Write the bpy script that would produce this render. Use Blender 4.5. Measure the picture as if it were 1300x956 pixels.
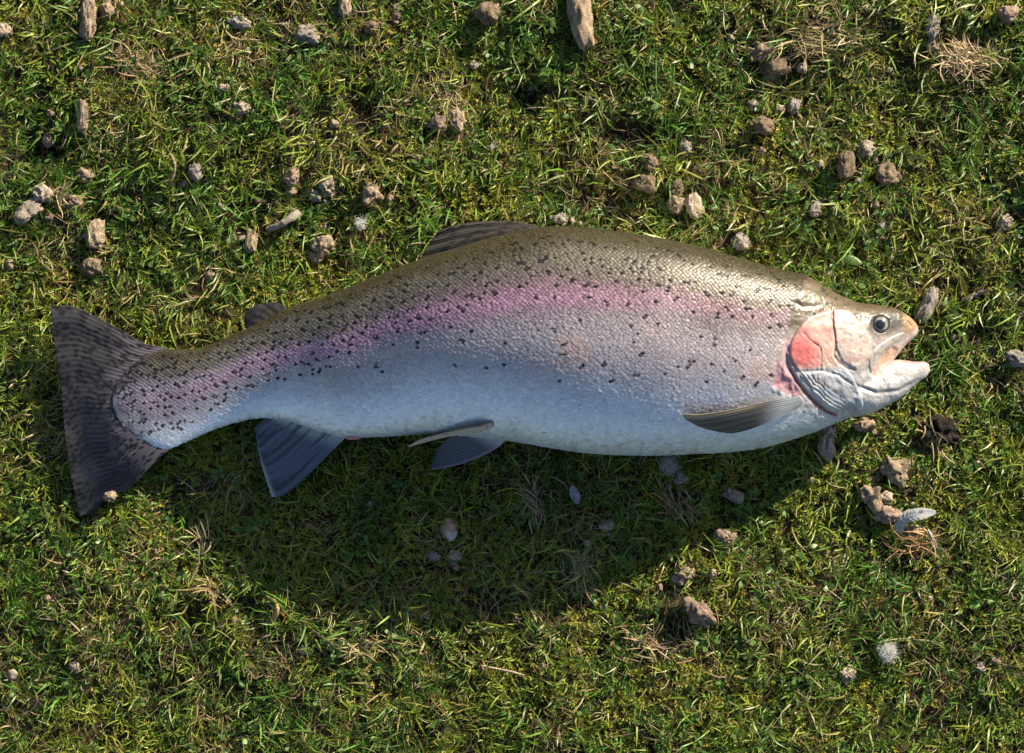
import bpy, math
import numpy as np

# ------------------------------------------------------------------ camera, sky, sun, exposure
U = 0.00067            # metres per working unit on the ground (one unit = one photo pixel)
CAM_H = 1.6            # camera height above the turf
HC = CAM_H / U
SUN_EL = math.radians(20)
SUN_DIR = np.array([0.71, 0.70])          # horizontal direction towards the sun (x right, y up)
SUN_DIR = SUN_DIR / np.linalg.norm(SUN_DIR)
EXPOSURE = 1.12

scene = bpy.context.scene
for o in list(bpy.data.objects):
    bpy.data.objects.remove(o)
COL = scene.collection

cam = bpy.data.cameras.new('camera')
cam.sensor_width = 36.0
cam.lens = 36.0 * CAM_H / (1300 * U)
cam.clip_start = 0.05
cam.clip_end = 400
cam_o = bpy.data.objects.new('camera', cam)
cam_o.location = (0, 0, CAM_H)
COL.objects.link(cam_o)
scene.camera = cam_o

world = bpy.data.worlds.new('World')
scene.world = world
world.use_nodes = True
wn = world.node_tree
wn.nodes.clear()
sky = wn.nodes.new('ShaderNodeTexSky')
sky.sky_type = 'NISHITA'
sky.sun_disc = False
sky.sun_elevation = SUN_EL
sky.sun_rotation = math.atan2(SUN_DIR[0], SUN_DIR[1])
bg = wn.nodes.new('ShaderNodeBackground')
bg.inputs['Strength'].default_value = 0.066
wo = wn.nodes.new('ShaderNodeOutputWorld')
wn.links.new(sky.outputs[0], bg.inputs[0])
wn.links.new(bg.outputs[0], wo.inputs[0])

sun = bpy.data.lights.new('sun', 'SUN')
sun.energy = 5.0
sun.angle = math.radians(0.55)
sun.color = (1.0, 0.88, 0.70)
sun_o = bpy.data.objects.new('sun', sun)
from mathutils import Vector, Matrix
d = Vector((-SUN_DIR[0] * math.cos(SUN_EL), -SUN_DIR[1] * math.cos(SUN_EL), -math.sin(SUN_EL)))
sun_o.rotation_euler = d.to_track_quat('-Z', 'Y').to_euler()
COL.objects.link(sun_o)

vs = scene.view_settings
vs.view_transform = 'Standard'
vs.look = 'None'
vs.exposure = EXPOSURE
vs.gamma = 1.0
vs.use_curve_mapping = False
scene.render.engine = 'CYCLES'

# ------------------------------------------------------------------ helpers
rng = np.random.default_rng(11)


def W(p):
    """working units (px, py, z) -> world metres; px/py are where the point is seen from above"""
    p = np.asarray(p, float)
    k = 1 - p[..., 2] / HC
    return np.stack([(p[..., 0] - 650) * U * k, (478 - p[..., 1]) * U * k, p[..., 2] * U], -1)


def hash2(ix, iy, seed):
    n = (ix.astype(np.int64) * 374761393 + iy.astype(np.int64) * 668265263 + seed * 974711) & 0x7fffffff
    n = ((n ^ (n >> 13)) * 1274126177) & 0x7fffffff
    n = ((n ^ (n >> 15)) * 1103515245) & 0x7fffffff
    return ((n ^ (n >> 16)) & 0xffff) / 65535.0


def vn2(x, y, seed=0):
    ix = np.floor(x); iy = np.floor(y)
    fx = x - ix; fy = y - iy
    fx = fx * fx * (3 - 2 * fx); fy = fy * fy * (3 - 2 * fy)
    a = hash2(ix, iy, seed); b = hash2(ix + 1, iy, seed)
    c = hash2(ix, iy + 1, seed); e = hash2(ix + 1, iy + 1, seed)
    return (a * (1 - fx) + b * fx) * (1 - fy) + (c * (1 - fx) + e * fx) * fy


def fbm2(x, y, scale, octv=3, seed=0):
    s = np.zeros(np.shape(x)); a = 0.5; t = 0
    f = 1.0 / scale
    for i in range(octv):
        s = s + a * vn2(x * f + 17.3 * i, y * f + 9.1 * i, seed + i * 7)
        t += a; a *= 0.5; f *= 2.03
    return s / t


def vn3(p, seed=0):
    i = np.floor(p); f = p - i
    f = f * f * (3 - 2 * f)
    r = 0
    for dx in (0, 1):
        for dy in (0, 1):
            for dz in (0, 1):
                w = (f[:, 0] if dx else 1 - f[:, 0]) * (f[:, 1] if dy else 1 - f[:, 1]) * (f[:, 2] if dz else 1 - f[:, 2])
                r = r + w * hash2(i[:, 0] + dx + 57 * (i[:, 2] + dz), i[:, 1] + dy + 131 * (i[:, 2] + dz), seed)
    return r


def fbm3(p, scale, octv=3, seed=0):
    s = 0; a = 0.5; t = 0; f = 1.0 / scale
    for k in range(octv):
        s = s + a * vn3(p * f + 13.7 * k, seed + k)
        t += a; a *= 0.55; f *= 2.05
    return s / t


def sstep(a, b, x):
    t = np.clip((x - a) / (b - a), 0, 1)
    return t * t * (3 - 2 * t)


def mix(a, b, m):
    return a * (1 - m[..., None]) + np.asarray(b) * m[..., None]


def catmull(pts, t):
    pts = np.asarray(pts, float)
    if pts.ndim == 1:
        pts = pts[:, None]
    n = len(pts)
    t = np.clip(np.asarray(t, float), 0, n - 1 - 1e-9)
    i = np.floor(t).astype(int); f = (t - i)[..., None]
    p1 = pts[i]; p2 = pts[i + 1]
    p0 = np.where((i > 0)[..., None], pts[np.maximum(i - 1, 0)], 2 * p1 - p2)
    p3 = np.where((i + 2 < n)[..., None], pts[np.minimum(i + 2, n - 1)], 2 * p2 - p1)
    return 0.5 * (2 * p1 + (p2 - p0) * f + (2 * p0 - 5 * p1 + 4 * p2 - p3) * f ** 2 + (3 * p1 - p0 - 3 * p2 + p3) * f ** 3)


def arc_curve(pts, u):
    """catmull curve through pts sampled by arc length fraction u"""
    pts = np.asarray(pts, float)
    tt = np.linspace(0, len(pts) - 1, 40 * len(pts))
    c = catmull(pts, tt)
    L = np.concatenate([[0], np.cumsum(np.linalg.norm(np.diff(c, axis=0), axis=1))])
    return np.stack([np.interp(u * L[-1], L, c[:, k]) for k in range(c.shape[1])], -1)


def seg_dist(P, line):
    """distance of points P (N,2) to polyline; also signed side of the closest segment and arc position"""
    line = np.asarray(line, float)
    best = np.full(len(P), 1e9); pos = np.zeros(len(P)); side = np.zeros(len(P)); acc = 0
    for a, b in zip(line[:-1], line[1:]):
        ab = b - a; l = np.hypot(*ab)
        t = np.clip(((P - a) @ ab) / (l * l), 0, 1)
        q = P - (a + t[:, None] * ab)
        dd = np.hypot(q[:, 0], q[:, 1])
        m = dd < best
        best[m] = dd[m]; pos[m] = (acc + t * l)[m]
        side[m] = np.sign(ab[0] * (P[:, 1] - a[1]) - ab[1] * (P[:, 0] - a[0]))[m]
        acc += l
    return best, pos, side


def in_poly(P, poly):
    poly = np.asarray(poly, float)
    x, y = P[:, 0], P[:, 1]
    r = np.zeros(len(P), bool)
    j = len(poly) - 1
    for i in range(len(poly)):
        xi, yi = poly[i]; xj, yj = poly[j]
        c = ((yi > y) != (yj > y))
        with np.errstate(divide='ignore', invalid='ignore'):
            r ^= c & (x < (xj - xi) * (y - yi) / (yj - yi + 1e-12) + xi)
        j = i
    return r


def sdf_poly(P, poly):
    """positive inside"""
    dd, _, _ = seg_dist(P, list(poly) + [poly[0]])
    return np.where(in_poly(P, poly), dd, -dd)


def new_mesh(name, V, tris=None, quads=None, col=None, extra=None, smooth=True):
    me = bpy.data.meshes.new(name)
    V = np.ascontiguousarray(V, np.float32)
    me.vertices.add(len(V)); me.vertices.foreach_set('co', V.ravel())
    nt = 0 if tris is None else len(tris); nq = 0 if quads is None else len(quads)
    idx = []
    if nt: idx.append(np.asarray(tris, np.int32).ravel())
    if nq: idx.append(np.asarray(quads, np.int32).ravel())
    idx = np.concatenate(idx)
    me.loops.add(len(idx)); me.loops.foreach_set('vertex_index', idx)
    st = np.concatenate([np.arange(nt) * 3, nt * 3 + np.arange(nq) * 4]).astype(np.int32)
    me.polygons.add(nt + nq); me.polygons.foreach_set('loop_start', st)
    me.polygons.foreach_set('use_smooth', np.full(nt + nq, smooth))
    me.update(calc_edges=True)
    if col is not None:
        at = me.attributes.new('Col', 'FLOAT_COLOR', 'POINT')
        c4 = np.ones((len(V), 4), np.float32); c4[:, :3] = col
        at.data.foreach_set('color', c4.ravel())
    if extra:
        for k, v in extra.items():
            at = me.attributes.new(k, 'FLOAT', 'POINT')
            at.data.foreach_set('value', np.ascontiguousarray(v, np.float32))
    me.validate()
    return me


def link(name, me, mat, parent=None):
    o = bpy.data.objects.new(name, me)
    if mat is not None and me is not None:
        me.materials.append(mat)
    COL.objects.link(o)
    if parent is not None:
        o.parent = parent
        o.matrix_parent_inverse = Matrix.Translation(-parent.location) if parent.parent is None else Matrix.Identity(4)
    return o


def tag(o, label=None, cat=None, group=None, kind=None):
    if label: o['label'] = label
    if cat: o['category'] = cat
    if group: o['group'] = group
    if kind: o['kind'] = kind
    return o


def grid_quads(n, m, wrap=False):
    i = np.arange(n - 1)[:, None]; j = np.arange(m if wrap else m - 1)[None]
    j2 = (j + 1) % m
    return np.stack(np.broadcast_arrays(i * m + j, i * m + j2, (i + 1) * m + j2, (i + 1) * m + j), -1).reshape(-1, 4)


def material(name, rough=0.5, spec=0.4, metallic=0.0, coat=0.0, coat_rough=0.15, transl=0.0, bump=None, colour=None,
             vary=None, sss=0.0, met_attr=None, rough_attr=None, spec_attr=None):
    m = bpy.data.materials.new(name); m.use_nodes = True
    nt = m.node_tree; nt.nodes.clear()
    out = nt.nodes.new('ShaderNodeOutputMaterial')
    b = nt.nodes.new('ShaderNodeBsdfPrincipled')
    b.inputs['Roughness'].default_value = rough
    b.inputs['Specular IOR Level'].default_value = spec
    b.inputs['Metallic'].default_value = metallic
    b.inputs['Coat Weight'].default_value = coat
    b.inputs['Coat Roughness'].default_value = coat_rough
    if sss:
        b.inputs['Subsurface Weight'].default_value = sss
        b.inputs['Subsurface Radius'].default_value = (0.004, 0.0015, 0.001)
        b.inputs['Subsurface Scale'].default_value = 1.0
    if colour is None:
        a = nt.nodes.new('ShaderNodeAttribute'); a.attribute_name = 'Col'; csock = a.outputs['Color']
    else:
        a = nt.nodes.new('ShaderNodeRGB'); a.outputs[0].default_value = (*colour, 1); csock = a.outputs[0]
    tc = nt.nodes.new('ShaderNodeTexCoord')
    if vary:
        sc, amt = vary
        n = nt.nodes.new('ShaderNodeTexNoise'); n.inputs['Scale'].default_value = sc
        n.inputs['Detail'].default_value = 5; n.inputs['Roughness'].default_value = 0.65
        nt.links.new(tc.outputs['Object'], n.inputs['Vector'])
        mr = nt.nodes.new('ShaderNodeMapRange')
        mr.inputs[1].default_value = 0.3; mr.inputs[2].default_value = 0.7
        mr.inputs[3].default_value = 1 - amt; mr.inputs[4].default_value = 1 + amt
        nt.links.new(n.outputs[0], mr.inputs[0])
        mx = nt.nodes.new('ShaderNodeVectorMath'); mx.operation = 'SCALE'
        nt.links.new(csock, mx.inputs[0]); nt.links.new(mr.outputs[0], mx.inputs['Scale'])
        csock = mx.outputs[0]
    nt.links.new(csock, b.inputs['Base Color'])
    if met_attr:
        a2 = nt.nodes.new('ShaderNodeAttribute'); a2.attribute_name = met_attr
        nt.links.new(a2.outputs['Fac'], b.inputs['Metallic'])
    if spec_attr:
        a4 = nt.nodes.new('ShaderNodeAttribute'); a4.attribute_name = spec_attr
        nt.links.new(a4.outputs['Fac'], b.inputs['Specular IOR Level'])
    if rough_attr:
        a3 = nt.nodes.new('ShaderNodeAttribute'); a3.attribute_name = rough_attr
        nt.links.new(a3.outputs['Fac'], b.inputs['Roughness'])
    if bump:
        sc, dist, strg = bump
        n = nt.nodes.new('ShaderNodeTexNoise'); n.inputs['Scale'].default_value = sc
        n.inputs['Detail'].default_value = 6; n.inputs['Roughness'].default_value = 0.6
        nt.links.new(tc.outputs['Object'], n.inputs['Vector'])
        bp = nt.nodes.new('ShaderNodeBump'); bp.inputs['Distance'].default_value = dist
        bp.inputs['Strength'].default_value = strg
        nt.links.new(n.outputs[0], bp.inputs['Height'])
        nt.links.new(bp.outputs[0], b.inputs['Normal'])
        if coat: nt.links.new(bp.outputs[0], b.inputs['Coat Normal'])
    sh = b.outputs[0]
    if transl:
        t = nt.nodes.new('ShaderNodeBsdfTranslucent')
        nt.links.new(csock, t.inputs[0])
        ms = nt.nodes.new('ShaderNodeMixShader'); ms.inputs[0].default_value = transl
        nt.links.new(sh, ms.inputs[1]); nt.links.new(t.outputs[0], ms.inputs[2])
        sh = ms.outputs[0]
    nt.links.new(sh, out.inputs[0])
    return m


def srgb(r, g, b):
    c = np.array([r, g, b]) / 255.0
    return np.where(c <= 0.04045, c / 12.92, ((c + 0.055) / 1.055) ** 2.4)


# ------------------------------------------------------------------ trout: body surface
# (dorsal edge x,y, ventral edge x,y, half thickness, height of the middle plane), tail to snout
MAIN = np.array([
    (143, 502, 143, 516, 0.6, 38), (153, 480, 153, 536, 2.2, 38), (176, 457, 176, 557, 6, 38.5), (205, 445, 208, 570, 11.5, 39), (228, 444, 236, 561, 17, 39),
    (254, 442, 265, 548, 21, 39), (281, 432, 297, 537, 24, 40), (308, 420, 325, 531, 28, 42), (335, 407, 355, 532, 32, 45),
    (358, 394, 385, 541, 37, 48.5), (381, 386, 412, 549, 42, 52.5), (411, 377, 440, 555, 49, 58), (467, 355, 490, 554, 60, 67),
    (521, 334, 540, 551, 70, 78), (570, 318, 585, 553, 78, 86), (620, 303, 635, 558, 84, 92), (686, 289, 690, 567, 89, 97),
    (740, 289, 740, 575, 91, 99), (790, 295, 790, 578, 91, 99), (840, 303, 840, 578, 90, 98), (890, 314, 880, 576, 87, 95),
    (940, 328, 925, 574, 82, 91), (985, 341, 970, 568, 75, 86), (1021, 349, 1005, 558, 69, 81), (1044, 361, 1035, 548, 63, 77),
    (1067, 375, 1062, 537, 57, 73), (1090, 384, 1085, 526, 51, 70), (1106, 386, 1103, 505, 45, 67), (1120, 388, 1118, 482, 38, 65),
    (1135, 391, 1131, 462, 30, 63), (1146, 396, 1141, 449, 23, 62), (1157, 404, 1150, 438, 16, 61), (1164, 412, 1158, 431, 10, 60),
    (1166, 419, 1164, 425, 3, 60)], float)
JAW = np.array([
    (1050, 490, 1056, 534, 30, 66), (1085, 482, 1085, 529.5, 36, 66), (1107, 474, 1107, 524.5, 34, 65), (1122, 464, 1126, 515, 29, 64),
    (1136, 457, 1145, 504, 23, 63), (1150, 457.5, 1158, 492, 17, 62), (1162, 459, 1168, 484, 12, 61), (1173, 459, 1176, 478, 8, 61),
    (1179, 462, 1181, 470, 3, 61)], float)


def loft(R, t, th):
    r = catmull(R, t)
    T = r[..., 0:2]; B = r[..., 2:4]; h = r[..., 4]; z0 = r[..., 5]
    C = (T + B) / 2; D = (B - T) / 2
    c = np.cos(th); s = np.sin(th)
    cc = np.sign(c) * np.abs(c) ** 0.92
    q = np.where(th <= math.pi, th, 2 * math.pi - th) / math.pi
    s2 = np.sin(math.pi * np.clip(q, 0, 1) ** 0.80)
    ss = np.sign(s) * np.abs(s2) ** (0.88 + 0.34 * sstep(0.42, 0.62, q))
    xy = C - D * cc[..., None]
    z = z0 + h * ss * np.where(s < 0, 0.93, 1.0)
    return np.concatenate([xy, z[..., None]], -1)


def body_f(P):
    """dorso-ventral fraction (0 back, 1 belly) by plan position"""
    t = np.interp(P[:, 0], (MAIN[:, 0] + MAIN[:, 2]) / 2, np.arange(len(MAIN)))
    for _ in range(3):
        r = catmull(MAIN, t)
        f = (P[:, 1] - r[:, 1]) / (r[:, 3] - r[:, 1])
        xm = MAIN[:, 0][None] * (1 - np.clip(f, 0, 1))[:, None] + MAIN[:, 2][None] * np.clip(f, 0, 1)[:, None]
        # invert monotone interpolation per point
        i = np.clip((xm < P[:, :1]).sum(1) - 1, 0, len(MAIN) - 2)
        a = xm[np.arange(len(P)), i]; b = xm[np.arange(len(P)), i + 1]
        t = i + np.clip((P[:, 0] - a) / (b - a), 0, 1)
    return np.clip(f, 0, 1), t


# head drawing, in plan
k = lambda pts: [(940 + x / 4.3333, 340 + y / 4.3333) for x, y in pts]
OPERC = k([(505, 228), (440, 245), (372, 275), (322, 330), (285, 390), (268, 450), (272, 500), (300, 545), (330, 590), (370, 650),
           (420, 715), (480, 770), (560, 798), (630, 798), (672, 772), (672, 715), (640, 640), (600, 570), (540, 520), (515, 480),
           (522, 430), (518, 375), (508, 320), (503, 270)])
PREOP = k([(508, 225), (505, 270), (510, 320), (520, 380), (522, 430), (515, 480), (540, 520), (580, 548), (625, 562)])
OPLINE = k([(345, 355), (385, 400), (440, 437), (447, 480), (440, 565)])
OPLINE2 = k([(300, 575), (380, 570), (450, 565), (540, 590), (610, 640)])
GILL = k([(345, 240), (300, 320), (262, 390), (248, 470), (258, 540), (300, 610), (350, 680), (410, 740), (470, 790), (520, 810)])
MAXL = k([(885, 372), (850, 395), (800, 425), (752, 462), (728, 505), (722, 580)])
FLESH = k([(835, 428), (868, 445), (850, 490), (815, 520), (775, 545), (728, 600), (722, 540), (745, 490), (790, 450)])
JAWLINE = k([(590, 620), (640, 650), (750, 688), (860, 678), (980, 618)])
CHEEK = k([(510, 225), (600, 228), (640, 270), (690, 340), (720, 400), (720, 500), (640, 560), (560, 520), (525, 440), (512, 320)])
SHOULDER = k([(205, 500), (240, 560), (300, 640), (335, 700), (250, 705), (130, 690), (165, 630)])
SCALE_END = [(1030, 330), (1012, 372), (1006, 392), (998, 420), (989, 447), (983, 470), (978, 488), (985, 505), (1030, 530), (1050, 560)]
EYE = (1117.5, 411.5)


def body_colour(P, f, seed=3):
    """own pigment of the skin by plan position"""
    x, y = P[:, 0], P[:, 1]
    n1 = fbm2(x, y, 60, 3, seed); n2 = fbm2(x, y, 14, 3, seed + 1); n3 = fbm2(x, y, 5, 2, seed + 2)
    fr = f + (n1 - 0.5) * 0.10 + (n2 - 0.5) * 0.06
    back = np.array([0.036, 0.031, 0.016]); grey = np.array([0.098, 0.089, 0.070]); silver = np.array([0.42, 0.375, 0.395])
    belly = np.array([0.68, 0.73, 0.82]); pink = np.array([0.41, 0.22, 0.32])
    c = np.ones((len(P), 3)) * back
    c = mix(c, grey, sstep(0.06, 0.20, fr))
    tail = sstep(470, 230, x)
    c = mix(c, silver, sstep(0.24, 0.50, fr))
    c = mix(c, belly, sstep(0.50, 0.86, fr))
    band = np.interp(x, [150, 200, 300, 500, 680, 850, 950, 1010], [0.5, 0.5, 0.43, 0.355, 0.335, 0.30, 0.30, 0.30])
    wid = np.interp(x, [150, 300, 600, 800, 1000], [0.085, 0.09, 0.085, 0.065, 0.055])
    amt = np.interp(x, [150, 250, 400, 600, 720, 850, 1000], [0.3, 0.65, 0.85, 0.85, 0.72, 0.42, 0.25])
    c = mix(c, pink, amt * np.exp(-((f + (n2 - 0.5) * 0.04 - band) / wid) ** 2))
    # warm blush and faint stains on the lower flank
    c = mix(c, (0.60, 0.42, 0.36), 0.6 * sstep(0.5, 0.8, n1) * np.exp(-((f - 0.55) / 0.14) ** 2) * sstep(520, 700, x))
    c = mix(c, (0.45, 0.30, 0.30), 0.22 * sstep(0.66, 0.78, n2) * sstep(0.5, 0.6, f) * sstep(450, 560, x))
    c = mix(c, np.array([0.066, 0.060, 0.072]), sstep(225, 140, x + (n2 - 0.5) * 44) * 0.97)
    c = mix(c, np.array([0.22, 0.19, 0.25]), sstep(440, 200, x) * 0.6 * sstep(0.2, 0.4, f) * sstep(0.95, 0.6, f))
    c *= (0.9 + 0.2 * n3)[:, None]
    return c


def head_colour(P, f):
    x, y = P[:, 0], P[:, 1]
    n1 = fbm2(x, y, 26, 3, 40); n2 = fbm2(x, y, 7, 3, 41); n3 = fbm2(x, y, 3, 2, 42)
    c = body_colour(P, f)
    hd, _, hs = seg_dist(P, SCALE_END)
    head = sstep(-3, 4, np.where(x > np.interp(y, [p[1] for p in SCALE_END], [p[0] for p in SCALE_END]), hd, -hd))
    fy = y + (n1 - 0.5) * 10
    top = np.array([0.10, 0.078, 0.048]); cream = np.array([0.43, 0.37, 0.335]); white = np.array([0.50, 0.50, 0.51])
    hc = np.ones((len(P), 3)) * top
    hc = mix(hc, np.array([0.22, 0.20, 0.17]), sstep(396, 412, fy - (x - 1080) * 0.10) * sstep(1000, 1040, x))
    hc = mix(hc, cream, sstep(410, 430, fy))
    hc = mix(hc, white, sstep(452, 486, fy))
    # cheek plates
    ck = sdf_poly(P, CHEEK)
    hc = mix(hc, mix(np.ones((len(P), 3)) * np.array([0.49, 0.41, 0.37]), np.array([0.40, 0.30, 0.26]), sstep(0.45, 0.7, n2)), sstep(-1, 4, ck) * 0.9)
    hc = mix(hc, np.array([0.56, 0.30, 0.32]), sstep(-1, 3, ck) * sstep(424, 392, y) * sstep(1090, 1062, x) * 0.7)
    # gill cover: pink above, red below
    op = sstep(-1, 1.5, sdf_poly(P, OPERC))
    oc = mix(np.ones((len(P), 3)) * np.array([0.56, 0.26, 0.24]), np.array([0.56, 0.40, 0.33]), sstep(0.4, 0.7, n1 * 0.6 + n2 * 0.4))
    red = np.exp(-(((x - 1016) / 30) ** 2 + ((y - 448) / 27) ** 2))
    oc = mix(oc, np.array([0.54, 0.135, 0.13]), np.clip(red * 1.02 + (n2 - 0.5) * 0.5 * (red > 0.15), 0, 1))
    oc = mix(oc, np.array([0.52, 0.38, 0.30]), sstep(1038, 1046, x) * sstep(432, 442, y) * 0.8)
    oc = mix(oc, np.array([0.53, 0.53, 0.55]), sstep(462, 474, y + (x - 1030) * 0.1 + (n2 - .5) * 8))
    oc = mix(oc, np.array([0.30, 0.33, 0.39]), 0.45 * sstep(0.42, 0.6, n1) * sstep(474, 484, y))
    hc = mix(hc, oc, op)
    # shoulder flush and gill slit
    sh = sdf_poly(P, SHOULDER)
    hc = mix(hc, np.array([0.46, 0.17, 0.22]), sstep(-5, 3, sh) * (0.55 + 0.45 * n1))
    gd, gp, gs = seg_dist(P, GILL)
    hc = mix(hc, np.array([0.50, 0.30, 0.36]), np.exp(-(gd / 4.5) ** 2) * sstep(420, 440, y) * 0.8 * (1 - op))
    hc = mix(hc, np.array([0.16, 0.03, 0.03]), np.exp(-(gd / 2.2) ** 2) * sstep(455, 475, y) * (1 - 0.7 * op))
    # throat below the pectoral stays belly white
    hc = mix(hc, np.array([0.55, 0.57, 0.60]), sstep(506, 516, y + (x - 1020) * -0.55) * (1 - op) * sstep(1075, 1060, x))
    # dark skin in front of and round the eye, painted socket shadow, bronze snout
    er = np.hypot(x - EYE[0], (y - EYE[1]))
    hc = mix(hc, np.array([0.06, 0.06, 0.06]), np.exp(-((er - 12.5) / 4.0) ** 2) * (0.72 + 0.28 * sstep(425, 402, y + (x - 1117) * 0.3)))
    hc = mix(hc, np.array([0.075, 0.075, 0.07]), np.clip(1.2 * np.exp(-(((x - 1134) / 10) ** 2 + ((y - 410) / 12) ** 2)), 0, 0.95) * (0.75 + 0.5 * n2))
    hc = mix(hc, np.array([0.34, 0.22, 0.13]), sstep(1142, 1154, x) * sstep(430, 418, y))
    hc = mix(hc, np.array([0.56, 0.45, 0.43]), sstep(1136, 1142, x) * sstep(0, 6, (y - 424) + (x - 1150) * 0.9 - 2) * sstep(460, 456, y))
    # mouth
    fl = sdf_poly(P, FLESH)
    hc = mix(hc, np.array([0.52, 0.33, 0.25]), sstep(-1.5, 2, fl))
    hc = mix(hc, np.array([0.62, 0.24, 0.22]), sstep(-1, 2, fl) * sstep(463, 472, y))
    for ln, w, dk in ((PREOP, 1.0, 0.6), (OPLINE, 0.9, 0.55), (MAXL, 1.0, 0.4)):
        dd, _, _ = seg_dist(P, ln)
        hc = mix(hc, np.array([0.22, 0.14, 0.12]), np.exp(-(dd / w) ** 2) * dk)
    # freckles on the crown
    fk = fbm2(x, y, 5.5, 2, 77)
    hc = mix(hc, np.array([0.03, 0.028, 0.025]), sstep(0.70, 0.76, fk) * sstep(408, 398, y) * 0.9)
    # smears of slime, grit and bruising
    hc = mix(hc, np.array([0.20, 0.17, 0.15]), 0.45 * sstep(0.60, 0.74, fbm2(x * 0.6, y, 11, 3, 52)))
    jd, jp, _ = seg_dist(P, JAWLINE)
    hc = mix(hc, np.array([0.26, 0.25, 0.26]), np.exp(-(jd / 4.5) ** 2) * 0.75)
    hc = mix(hc, np.array([0.42, 0.28, 0.27]), 0.5 * sstep(470, 458, y) * sstep(1132, 1140, x) * sstep(453, 458, y))
    hc *= (0.80 + 0.40 * n3)[:, None]
    return mix(c, hc, head)


def relief(P):
    """height of bones, folds and slits on the head (working units)"""
    x, y = P[:, 0], P[:, 1]
    z = np.zeros(len(P))
    inb = (x > 955) & (x < 1185)
    Q = P[inb]; x = Q[:, 0]; y = Q[:, 1]
    r = np.zeros(len(Q))
    op = sdf_poly(Q, OPERC)
    n = fbm2(x, y, 9, 3, 61)
    # gill cover is a part of its own: sink the bed under it a little, open the slit behind
    gd, gp, gs = seg_dist(Q, GILL)
    r -= 3.2 * np.exp(-(gd / 2.6) ** 2) * sstep(425, 470, y)
    ck = sdf_poly(Q, CHEEK)
    r += 1.8 * sstep(-1.0, 3.0, ck)
    dd, _, _ = seg_dist(Q, PREOP); r -= 1.3 * np.exp(-(dd / 1.2) ** 2)
    er = np.hypot(x - EYE[0], y - EYE[1])
    r += 0.7 * np.exp(-((er - 14.5) / 3.2) ** 2) - 4.0 * sstep(12.5, 9.5, er)
    dd, _, _ = seg_dist(Q, JAWLINE); r -= 2.6 * np.exp(-(dd / 2.6) ** 2)
    fl = sdf_poly(Q, FLESH); r -= 3.0 * sstep(-1, 2.5, fl)
    # shoulder crease above the gill, skull edge
    dd, _, _ = seg_dist(Q, k([(300, 190), (345, 215), (460, 205), (600, 190)])); r -= 1.1 * np.exp(-(dd / 3) ** 2)
    dd, _, _ = seg_dist(Q, k([(330, 140), (420, 150), (520, 165)])); r += 0.5 * np.exp(-(dd / 5) ** 2)
    dd, _, _ = seg_dist(Q, k([(920, 295), (935, 320)])); r -= 1.6 * np.exp(-(dd / 1.8) ** 2)
    sh = sdf_poly(Q, SHOULDER); r += sstep(-3, 3, sh) * (n - 0.5) * 5
    r += (n - 0.5) * 2.0 * sstep(985, 1005, x)
    r += (fbm2(x, y, 3.2, 2, 63) - 0.5) * 0.9 * sstep(985, 1005, x)
    z[inb] = r
    return z


def loft_mesh(R, step_body, step_head, nth_top, nth_bot):
    tt = []
    for i in range(len(R) - 1):
        dl = max(np.hypot(*(R[i + 1, 0:2] - R[i, 0:2])), np.hypot(*(R[i + 1, 2:4] - R[i, 2:4])))
        st = step_head if (R[i, 0] > 960) else step_body
        m = max(2, int(dl / st))
        tt.append(i + np.arange(m) / m)
    tt.append([len(R) - 1])
    tt = np.concatenate(tt)
    th = np.concatenate([np.linspace(0, math.pi, nth_top, endpoint=False), math.pi + np.linspace(0, math.pi, nth_bot, endpoint=False)])
    G = loft(R, tt[:, None] + 0 * th[None], th[None] + 0 * tt[:, None])
    n, m = G.shape[:2]
    up = np.broadcast_to(np.sin(th) > 1e-6, (n, m)).ravel()
    Pf = G.reshape(-1, 3)
    quads = grid_quads(n, m, True)
    tris = []
    V = np.concatenate([Pf, G[0].mean(0)[None], G[-1].mean(0)[None]])
    j = np.arange(m); j2 = (j + 1) % m
    tris = np.concatenate([np.stack([np.full(m, n * m), j2, j], -1), np.stack([np.full(m, n * m + 1), (n - 1) * m + j, (n - 1) * m + j2], -1)])
    up = np.concatenate([up, [False, False]])
    return V, quads, tris, up


# raster of the upper and lower skin over the plan, used to lay fins, scales and grass
GX0, GY0, GS = 0, 200, 1.0
GW, GH = 1300, 520
ztop = np.full((GH, GW), -1.0); zbot = np.full((GH, GW), 1e4)
for R in (MAIN, JAW):
    tt = np.linspace(0, len(R) - 1, 2600)
    for th0, arr, up in ((0, ztop, True), (math.pi, zbot, False)):
        th = th0 + np.linspace(0, math.pi, 700)
        for a in range(0, len(tt), 200):
            G = loft(R, tt[a:a + 200, None] + 0 * th[None], th[None] + 0 * tt[a:a + 200, None]).reshape(-1, 3)
            ix = np.clip(np.round(G[:, 0] - GX0).astype(int), 0, GW - 1); iy = np.clip(np.round(G[:, 1] - GY0).astype(int), 0, GH - 1)
            if up: np.maximum.at(arr, (iy, ix), G[:, 2])
            else: np.minimum.at(arr, (iy, ix), G[:, 2])
SIL = ztop > 0


def blur(a, m, it=3):
    a = np.where(m, a, 0.0); w = m.astype(float)
    for _ in range(it):
        a = (a + np.roll(a, 1, 0) + np.roll(a, -1, 0) + np.roll(a, 1, 1) + np.roll(a, -1, 1)) / 5
        w = (w + np.roll(w, 1, 0) + np.roll(w, -1, 0) + np.roll(w, 1, 1) + np.roll(w, -1, 1)) / 5
    return a / np.maximum(w, 1e-3)


ztop_s = blur(ztop, SIL, 4)


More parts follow.
